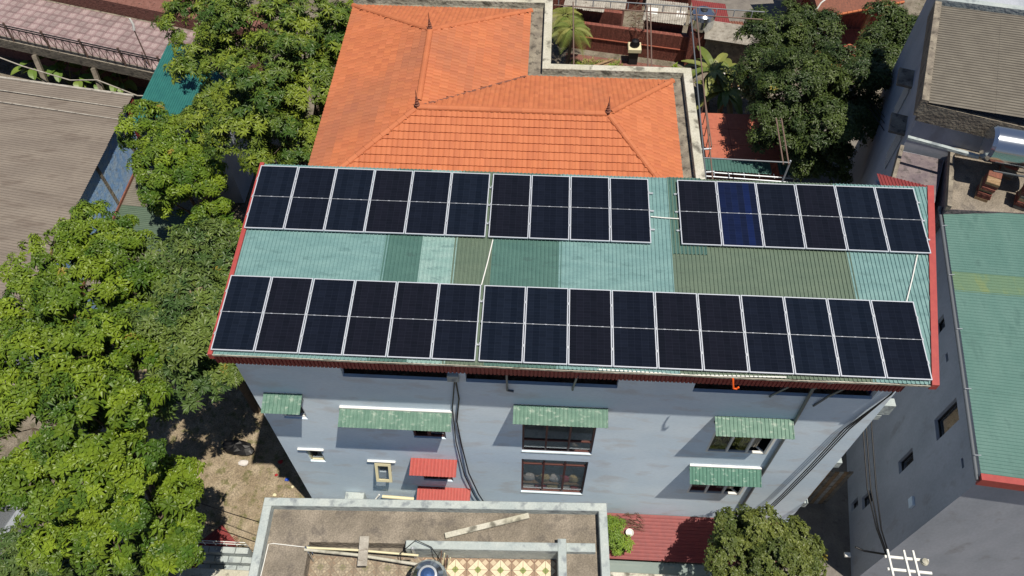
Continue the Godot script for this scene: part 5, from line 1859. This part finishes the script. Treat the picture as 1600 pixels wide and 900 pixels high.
	for k in spots.size():
		var p: Vector3 = spots[k][0]
		g = G.new()
		var lab: String = say[spots[k][1]] + ", " + near[k]
		match spots[k][1]:
			"timber":
				for i in 6:
					var a := 0.5 + jr.randf_range(-0.2, 0.2)
					var d := Vector3(cos(a), 0, -sin(a)) * jr.randf_range(0.7, 1.1)
					var q := p + Vector3(jr.randf_range(-0.3, 0.3), 0.06 + 0.06 * i, jr.randf_range(-0.2, 0.2))
					g.bar(q - d, q + d, 0.14, 0.05)
				solo("timber_stack", g, M.wood, lab, "timber", p, "timber in the back yards")
			"pot":
				g.lathe(p, [Vector2(0.16, 0), Vector2(0.22, 0.3), Vector2(0.25, 0.32), Vector2(0.25, 0.36), Vector2(0.2, 0.36), Vector2(0.18, 0.3), Vector2(0, 0.3)], 14)
				var pt := solo("plant_pot", g, M.rust_roof, lab, "plant pot", p, "pots in the garden")
				g = G.new()
				g.c = Color(0.10, 0.18, 0.02).lerp(Color(0.25, 0.27, 0.03), jr.randf())
				for i in 34:
					leaf_blade(g, p + Vector3(0, 0.3 + jr.randf() * 0.25, 0), jr.randf() * TAU, jr.randf_range(0.1, 1.2), jr.randf_range(0.3, 0.5), 0.12, 0.2)
				part("foliage", g, M.leaf, pt)
			"crate":
				g.cbox(p + Vector3(-0.28, 0, -0.2), p + Vector3(0.28, 0.32, 0.2), 0.02)
				solo("crate", g, M.white_cloth, lab, "crate", p, "crates in the back yards")
			"sheet":
				g.corr(p + Vector3(-0.7, 0.15, -0.5), Vector3(0.1, 0.1, 1.1), Vector3(1.5, 0.1, 0.2), 10, 0.03)
				solo("rusty_sheet", g, M.rust_roof, lab, "metal sheet", p, "rusty sheets in the back yards")
	# dry branches
	g = G.new()
	for k in 70:
		var p := Vector3(13.0 + rng.randf_range(-0.5, 0.5), 1.6 + rng.randf_range(-0.3, 0.9), -29.2 + rng.randf_range(-1.3, 1.0))
		var d := Vector3(rng.randf_range(-1, 1), rng.randf_range(-0.6, 0.6), rng.randf_range(-1, 1)).normalized() * rng.randf_range(0.3, 0.7)
		g.tube([p - d * 0.5, p + Vector3(0, 0.06, 0), p + d * 0.5], 0.02, 0.006, 4)
	solo("dry_vines", g, M.dry_twig, "tangle of dry vines between the two shack roofs", "vines", Vector3(13.0, 1.2, -29.2))

# ------------------------------------------------------------------ trees and plants
func leaf_blade(g: G, at: Vector3, dir: float, tilt: float, l: float, w: float, droop: float, widest := 0.5) -> void:
	var d := Vector3(cos(dir), 0, sin(dir))
	var s := Vector3(-d.z, 0, d.x) * w * 0.5
	var up := Vector3.UP
	var m := at + d * l * widest * cos(tilt) + up * l * widest * sin(tilt)
	var e := at + d * l * cos(tilt) + up * (l * sin(tilt) - droop * l)
	var k := up * w * 0.16
	g.tri(at, m + s + k, m)
	g.tri(at, m, m - s + k)
	g.tri(m + s + k, e, m)
	g.tri(m, e, m - s + k)

func rosette(kind: String, sd: int) -> ArrayMesh:
	var r := RandomNumberGenerator.new()
	r.seed = sd
	var g := G.new()
	match kind:
		"mango":
			for i in 13:
				leaf_blade(g, Vector3(0, r.randf_range(-0.05, 0.02), 0), i * 2.4 + r.randf_range(-0.3, 0.3), r.randf_range(-0.35, 0.55), r.randf_range(0.24, 0.36), r.randf_range(0.07, 0.10), r.randf_range(0.1, 0.5))
		"pinnate":
			for i in 9: # broad oblong leaflets spread like a hand
				leaf_blade(g, Vector3(0, r.randf_range(-0.03, 0.02), 0), i * TAU / 9 + r.randf_range(-0.2, 0.2), r.randf_range(0.0, 0.35), r.randf_range(0.30, 0.40), r.randf_range(0.105, 0.14), r.randf_range(0.35, 0.7), 0.6)
			for i in 5:
				leaf_blade(g, Vector3(0, 0.05, 0), i * TAU / 5 + r.randf_range(-0.3, 0.3), r.randf_range(0.3, 0.8), r.randf_range(0.2, 0.28), r.randf_range(0.09, 0.11), 0.4, 0.6)
		"whorl":
			for i in 15:
				leaf_blade(g, Vector3(0, 0, 0), i * 2.4 + r.randf_range(-0.2, 0.2), r.randf_range(-0.1, 0.75), r.randf_range(0.26, 0.36), r.randf_range(0.055, 0.075), r.randf_range(0.15, 0.5), 0.6)
		"small":
			for i in 12:
				leaf_blade(g, Vector3(r.randf_range(-0.1, 0.1), r.randf_range(-0.07, 0.07), r.randf_range(-0.1, 0.1)), r.randf() * TAU, r.randf_range(-0.4, 0.6), r.randf_range(0.12, 0.19), r.randf_range(0.055, 0.08), 0.2)
		"round":
			for i in 12:
				leaf_blade(g, Vector3(r.randf_range(-0.06, 0.06), r.randf_range(-0.05, 0.05), r.randf_range(-0.06, 0.06)), r.randf() * TAU, r.randf_range(-0.2, 0.7), r.randf_range(0.13, 0.18), r.randf_range(0.075, 0.10), 0.15, 0.6)
	return g.mesh()

func add_shoot(r: RandomNumberGenerator, xs: Array, cs: Array, at: Vector3, out: Vector3, size: float, pal: Array, tone: float) -> void:
	var nrm := (out + Vector3(r.randf_range(-0.35, 0.35), r.randf_range(-0.1, 0.3), r.randf_range(-0.35, 0.35))).normalized()
	var x := nrm.cross(Vector3(sin(at.x * 9.0), 0.1, cos(at.z * 9.0))).normalized()
	var B := Basis(x, nrm, x.cross(nrm)) * Basis(Vector3.UP, r.randf() * TAU)
	xs.append(Transform3D(B.scaled(Vector3.ONE * r.randf_range(0.72, 1.2) * size), at))
	var col: Color = (pal[0] as Color).lerp(pal[1], clampf(tone + r.randfn() * 0.2, 0, 1))
	if r.randf() < 0.003:
		col = Color(0.22, 0.18, 0.03)
	cs.append(col * r.randf_range(0.85, 1.15))

# clumps: [x, y, z, r]; palette: two linear leaf colours; per: rosettes per square metre of clump surface
func tree(called: String, label: String, category: String, base: Vector3, clumps: Array, kind: String, pal: Array, per: float, sd: int, group := "", size := 1.0, fluff := 9.0, tuft := 1.0, flatness := 1.0) -> void:
	var r := RandomNumberGenerator.new()
	r.seed = sd
	var t := thing(called, label, category, base, 0.0, group)
	var g := G.new()
	var cen := Vector3.ZERO
	var low := 99.0
	for c in clumps:
		cen += Vector3(c[0], c[1], c[2]) / clumps.size()
		low = minf(low, c[1])
	var fork := base.lerp(Vector3(cen.x, base.y, cen.z), 0.5) + Vector3(0, maxf(0.5, (low - base.y) * 0.45), 0)
	var thick := 0.05 + 0.03 * sqrt(clumps.size()) * (cen.y - base.y) / 6.0
	g.tube([base - Vector3(0, 0.05, 0), base.lerp(fork, 0.4) + Vector3(0.04, 0, 0.03), fork], thick * 1.5, thick, 9)
	part("trunk", g, M.bark, t)
	g = G.new()
	for c in clumps:
		var p := Vector3(c[0], c[1], c[2])
		var m := fork.lerp(p, 0.55) + Vector3(r.randf_range(-0.25, 0.25), 0.25, r.randf_range(-0.25, 0.25))
		g.tube([fork - Vector3(0, 0.05, 0), m, p], thick * 0.6, 0.025, 6)
		for k in 4:
			var d: Vector3 = Vector3(r.randf_range(-1, 1), r.randf_range(-0.2, 0.9), r.randf_range(-1, 1)).normalized() * c[3] * 0.8
			g.tube([p, p + d * 0.5 + Vector3(0, 0.05, 0), p + d], 0.022, 0.008, 4)
	part("limbs", g, M.bark, t)
	var xs := []
	var cs := []
	for c in clumps:
		var p := Vector3(c[0], c[1], c[2])
		var R: float = c[3] * 1.05
		# domed tufts of shoots over the clump, with looser shoots between and below them
		for k in int(fluff * R * R) + 4:
			var d := Vector3(r.randfn(), r.randfn() * 0.8 + 0.45, r.randfn()).normalized()
			var q := p + Vector3(d.x, d.y * (0.75 if d.y > 0 else 0.9), d.z) * R * r.randf_range(0.68, 1.02)
			var tr := r.randf_range(0.30, 0.52) * tuft
			var ax := (d * 0.6 + Vector3.UP).normalized()
			var tone := r.randfn(0.5, 0.3)
			for j in int(per * tr * tr) + 3:
				var e := Vector3(r.randfn(), r.randfn(), r.randfn()).normalized()
				if e.dot(ax) < -0.1:
					e = e - ax * 2.0 * e.dot(ax)
				var o := (e - ax * 0.35 * e.dot(ax)) * tr * r.randf_range(0.5, 1.1)
				o.y *= flatness
				add_shoot(r, xs, cs, q + o, (e * 0.9 * flatness + ax * 0.6), size, pal, tone)
		for k in int(per * 0.35 * R * R):
			var d := Vector3(r.randfn(), r.randfn() * 0.8 + 0.2, r.randfn()).normalized()
			add_shoot(r, xs, cs, p + d * R * r.randf_range(0.3, 0.72), d + Vector3.UP, size * 1.1, pal, 0.4)
	for half in 2:
		var mm := MultiMesh.new()
		mm.transform_format = MultiMesh.TRANSFORM_3D
		mm.use_colors = true
		mm.mesh = rosette(kind, sd * 2 + half)
		var ids := []
		for i in xs.size():
			if i % 2 == half:
				ids.append(i)
		mm.instance_count = ids.size()
		var inv := t.global_transform.affine_inverse()
		for i in ids.size():
			mm.set_instance_transform(i, inv * xs[ids[i]])
			mm.set_instance_color(i, cs[ids[i]])
		var o := MultiMeshInstance3D.new()
		o.name = numbered("crown", t)
		o.multimesh = mm
		o.material_override = M.leaf
		t.add_child(o, true)
		o.set_meta("kind", "stuff")

func frond(g: G, base: Vector3, a: float, l: float, rise: float, w: float, leaflets: int) -> void: # a palm frond
	var d := Vector3(cos(a), 0, sin(a))
	var s := Vector3(-d.z, 0, d.x)
	var pts := []
	for i in 7:
		var t := i / 6.0
		pts.append(base + d * l * t * (1.0 - 0.15 * t) + Vector3.UP * (rise * t - (rise + 0.45 * l) * t * t))
	g.tube(pts, 0.02, 0.006, 4)
	for i in leaflets:
		var t := 0.12 + 0.88 * i / leaflets
		var k := mini(int(t * 6), 5)
		var p: Vector3 = pts[k].lerp(pts[k + 1], t * 6 - k)
		var ww := w * sin(PI * clampf(t * 0.9 + 0.08, 0, 1))
		for sg in [-1, 1]:
			var e: Vector3 = p + s * sg * ww + d * ww * 0.5 - Vector3.UP * ww * 0.35
			g.tri(p - d * 0.02, p + d * 0.035, e)

func broad_leaf(g: G, base: Vector3, a: float, l: float, w: float, rise: float, droop: float) -> void: # a banana or taro leaf
	var d := Vector3(cos(a), 0, sin(a))
	var s := Vector3(-d.z, 0, d.x)
	var prev := []
	for i in 7:
		var t := i / 6.0
		var p := base + d * l * t + Vector3.UP * (rise * t - droop * t * t)
		var ww := w * 0.5 * sqrt(maxf(0.0, sin(PI * clampf(0.06 + t * 0.93, 0, 1))))
		var row := [p - s * ww + Vector3.UP * ww * 0.3, p, p + s * ww + Vector3.UP * ww * 0.3]
		if prev.size():
			g.quad(prev[0], prev[1], row[1], row[0])
			g.quad(prev[1], prev[2], row[2], row[1])
		prev = row

func greenery() -> void:
	var bright := [Color(0.046, 0.098, 0.010), Color(0.150, 0.215, 0.015)]
	var mango := [Color(0.040, 0.085, 0.012), Color(0.165, 0.215, 0.020)]
	var dark := [Color(0.026, 0.048, 0.012), Color(0.062, 0.090, 0.018)]
	var whorl := [Color(0.048, 0.092, 0.024), Color(0.110, 0.155, 0.030)]
	tree("mango_tree", "big mango tree against the left edge of the orange tiled roof", "tree", Vector3(-4.0, 0, -15.8), [[-7.4, 8.0, -19.7, 1.8], [-4.5, 9.0, -18.0, 1.9], [-2.4, 9.0, -18.1, 1.9], [-1.1, 8.5, -18.4, 1.1], [-5.8, 8.0, -16.3, 1.6], [-2.7, 9.5, -14.2, 1.9], [-1.1, 9.0, -14.3, 1.2], [-3.4, 8.5, -12.6, 1.6], [-2.0, 8.0, -12.6, 1.3], [-6.0, 7.0, -14.7, 1.2], [-0.3, 7.6, -16.4, 1.2], [-0.5, 7.2, -12.4, 1.0], [-0.5, 8.2, -19.6, 1.1], [-0.1, 8.6, -14.2, 0.8], [-4.4, 6.5, -16.0, 1.6], [-3.0, 6.5, -19.5, 1.6]], "mango", mango, 46.0, 21, "", 0.80, 9.5, 1.05, 0.65)
	tree("young_tree", "yellow-green young tree over the olive lean-to roof", "tree", Vector3(-6.6, 0, -11.8), [[-9.1, 6.0, -15.0, 1.2], [-7.0, 6.5, -13.6, 1.2], [-7.2, 6.5, -12.0, 1.4], [-5.8, 6.5, -11.5, 1.0], [-7.2, 5.5, -11.3, 0.9], [-4.7, 6.0, -10.2, 0.8]], "pinnate", bright, 42.0, 22, "", 0.74, 8.5, 1.05, 0.6)
	tree("bright_tree", "huge bright green tree filling the lower left of the view", "tree", Vector3(-6.2, 0, -1.0), [[-8.6, 7.0, -8.0, 1.3], [-9.6, 7.0, -6.7, 1.3], [-7.1, 7.0, -7.3, 1.1], [-9.2, 7.0, -4.8, 1.3], [-7.1, 8.0, -4.7, 1.4], [-6.0, 7.5, -5.4, 0.9], [-8.6, 7.5, -2.5, 1.5], [-6.3, 8.5, -2.2, 1.4], [-5.5, 8.0, -3.0, 1.0], [-7.0, 8.0, -0.1, 1.5], [-4.8, 9.0, -0.1, 1.3], [-4.3, 8.0, -0.8, 0.8], [-6.7, 7.5, 1.5, 1.1], [-4.7, 8.5, 1.5, 1.2], [-3.9, 8.0, 1.0, 0.8], [-3.5, 6.0, 0.4, 0.7], [-3.8, 7.5, 2.6, 1.0], [-3.1, 6.5, 1.9, 0.9], [-5.6, 7.0, 2.6, 0.9], [-2.7, 6.0, 2.8, 0.6]], "pinnate", bright, 42.0, 23, "", 0.76, 8.5, 1.05, 0.6)
	tree("whorled_tree", "darker tree with whorls of long glossy leaves beside the solar roof's left edge", "tree", Vector3(-3.6, 0, -5.0), [[-5.5, 7.0, -7.4, 1.0], [-4.0, 7.5, -7.4, 1.0], [-3.0, 7.5, -6.5, 0.8], [-5.8, 7.0, -6.0, 0.7], [-3.7, 8.0, -5.0, 1.1], [-2.7, 7.5, -4.9, 0.7], [-4.5, 7.5, -3.8, 1.0], [-3.0, 8.0, -3.4, 1.0], [-3.7, 7.0, -2.4, 0.9], [-2.7, 6.5, -3.2, 0.7], [-2.5, 6.5, -4.1, 0.5]], "whorl", whorl, 30.0, 24, "", 1.0, 7.5, 1.1, 0.5)
	tree("dark_mango_tree", "dense dark green tree over the alley right of the steel frame", "tree", Vector3(19.6, 0, -19.4), [[18.7, 6.0, -22.7, 1.6], [20.3, 6.0, -22.6, 1.5], [17.8, 5.5, -20.5, 1.3], [18.6, 7.0, -17.8, 1.7], [21.1, 6.5, -19.0, 1.7], [22.9, 5.5, -20.7, 0.9], [17.8, 6.0, -16.5, 1.2], [19.5, 6.5, -15.8, 1.5], [21.6, 5.5, -17.6, 1.0], [19.0, 5.0, -15.4, 0.8], [20.2, 5.0, -15.5, 1.0]], "small", dark, 170.0, 25, "", 1.0, 11.0)
	tree("alley_tree", "dark tree between the brown roofed house and the grey roofed house", "tree", Vector3(24.9, 0, -24.0), [[24.7, 5.0, -25.1, 1.2], [25.6, 5.0, -24.4, 1.1], [24.2, 4.5, -23.5, 0.9], [25.0, 4.5, -23.0, 1.0]], "small", dark, 120.0, 26, "", 1.2, 9.0)
	tree("round_leaved_tree", "small round-leaved tree at the bottom edge by the red lean-to", "tree", Vector3(15.3, 0, 1.4), [[14.25, 4.4, 0.6, 0.62], [15.0, 4.9, 1.0, 0.8], [15.95, 4.7, 1.0, 0.62], [14.2, 4.7, 1.8, 0.85], [15.4, 4.9, 2.0, 0.95], [16.4, 4.4, 1.5, 0.5]], "round", [Color(0.06, 0.085, 0.02), Color(0.12, 0.145, 0.03)], 230.0, 27, "", 0.8, 16.0, 0.8)
	tree("shrub", "dark leafy shrub under the bright tree at the bottom left", "shrub", Vector3(-5.8, 0, 2.6), [[-6.3, 3.5, 2.6, 0.9], [-5.0, 3.5, 2.7, 0.9]], "round", dark, 150.0, 28)
	tree("shrub", "olive shrub in the very corner at the lower left", "shrub", Vector3(-8.4, 0, 2.7), [[-8.6, 4.0, 2.6, 0.9], [-7.9, 3.5, 2.9, 0.6]], "mango", whorl, 110.0, 29, "", 0.65)
	tree("fern_bush", "feathery bright bush growing between the flat roof and the red lean-to", "bush", Vector3(10.6, 0, 0.75), [[10.75, 2.2, 0.5, 0.45], [10.65, 2.2, 0.1, 0.36]], "small", [Color(0.10, 0.17, 0.02), Color(0.16, 0.24, 0.025)], 300.0, 30, "", 0.65, 20.0, 0.6)
	# palm behind the corner of the parapet
	for q in [[Vector3(8.95, 0, -27.6), 2.6, "slim palm behind the parapet corner of the tiled house", 41], [Vector3(8.6, 0, -29.3), 2.2, "second palm at the very top beside the torn shack roof", 42]]:
		var t := thing("palm", q[2], "palm", q[0])
		var r := RandomNumberGenerator.new()
		r.seed = q[3]
		var g := G.new()
		var top: Vector3 = q[0] + Vector3(0.15, q[1], 0.1)
		g.tube([q[0], q[0].lerp(top, 0.5) + Vector3(0.06, 0, 0), top], 0.11, 0.07, 8)
		part("trunk", g, M.bark, t)
		for k in 10:
			g = G.new()
			g.c = Color(0.11, 0.15, 0.03).lerp(Color(0.2, 0.2, 0.05), r.randf())
			frond(g, top, k * 0.63 + r.randf_range(-0.2, 0.2), r.randf_range(1.2, 1.9), r.randf_range(0.5, 1.1), 0.42, 26)
			part("frond", g, M.leaf, t)
	for q in [[Vector3(16.6, 0, -24.3), 2.6, 43, "left"], [Vector3(17.5, 0, -24.8), 2.3, 44, "middle"], [Vector3(17.2, 0, -23.4), 2.0, 45, "front"]]:
		var t := thing("banana_plant", "banana plant with drooping dry leaves by the red patio, the %s one" % q[3], "banana plant", q[0], 0.0, "banana plants by the patio")
		var r := RandomNumberGenerator.new()
		r.seed = q[2]
		var g := G.new()
		var top: Vector3 = q[0] + Vector3(-0.1, q[1], 0.0)
		g.tube([q[0], top], 0.16, 0.10, 9)
		part("stem", g, M.wood, t)
		for k in 16:
			g = G.new()
			g.c = Color(0.07, 0.12, 0.02).lerp(Color(0.19, 0.20, 0.05), r.randf())
			if k > 12:
				g.c = Color(0.24, 0.19, 0.09)
			broad_leaf(g, top, k * 0.9 + r.randf_range(-0.3, 0.3), r.randf_range(1.1, 1.9), r.randf_range(0.34, 0.5), r.randf_range(0.3, 1.0) if k <= 12 else 0.0, r.randf_range(0.5, 1.4) if k <= 12 else 1.6)
			part("leaf", g, M.leaf, t)
	for q in [[Vector3(-20.6, 0.6, -24.7), 5], [Vector3(-19.0, 0.6, -24.5), 6], [Vector3(-16.9, 0.4, -24.2), 7], [Vector3(-17.8, 0.4, -23.9), 8], [Vector3(-15.6, 0.4, -24.0), 9]]:
		var t := thing("taro_plant", "%s taro clump from the left in the ditch below the promenade" % ORD[(q[1] as int) - 5], "plant", Vector3(q[0].x, 0, q[0].z), 0.0, "taro plants in the ditch")
		var r := RandomNumberGenerator.new()
		r.seed = q[1]
		for k in 9:
			var g := G.new()
			g.c = Color(0.09, 0.16, 0.03).lerp(Color(0.2, 0.25, 0.05), r.randf())
			var a := r.randf() * TAU
			var p: Vector3 = q[0] + Vector3(cos(a), 0, sin(a)) * r.randf_range(0.1, 0.6) + Vector3(0, r.randf_range(0.3, 0.9), 0)
			g.tube([t.position, p], 0.015, -1, 4)
			broad_leaf(g, p, a, r.randf_range(0.5, 0.8), r.randf_range(0.45, 0.6), 0.05, 0.3)
			part("leaf", g, M.leaf, t)
	var g := G.new() # weeds in the ditch and by the garden path
	for k in 1500:
		var u := rng.randf()
		var p := Vector3(-24.0 + 14.0 * u, 0.02, -25.0 + 3.6 * u + rng.randf_range(0.2, 2.3))
		if k > 1100:
			p = Vector3(rng.randf_range(9.2, 12.0), 0.02, rng.randf_range(-28.0, -26.0))
		g.c = Color(0.13, 0.17, 0.03).lerp(Color(0.28, 0.24, 0.08), rng.randf())
		for b in 3:
			leaf_blade(g, p, rng.randf() * TAU, rng.randf_range(0.4, 1.2), rng.randf_range(0.2, 0.45), 0.06, 0.2)
	var o := struct("weeds", g, M.leaf)
	tag(o, "yellow-green weeds in the ditch and along the garden path", "weeds", "", "stuff")

func _ready() -> void:
	rng.seed = 20240
	camera_and_light()
	make_materials()
	setting()
	solar_house()
	orange_house()
	front_roof()
	right_buildings()
	left_side()
	low_right()
	back_yards()
	solar_panels()
	house_fittings()
	greenery()
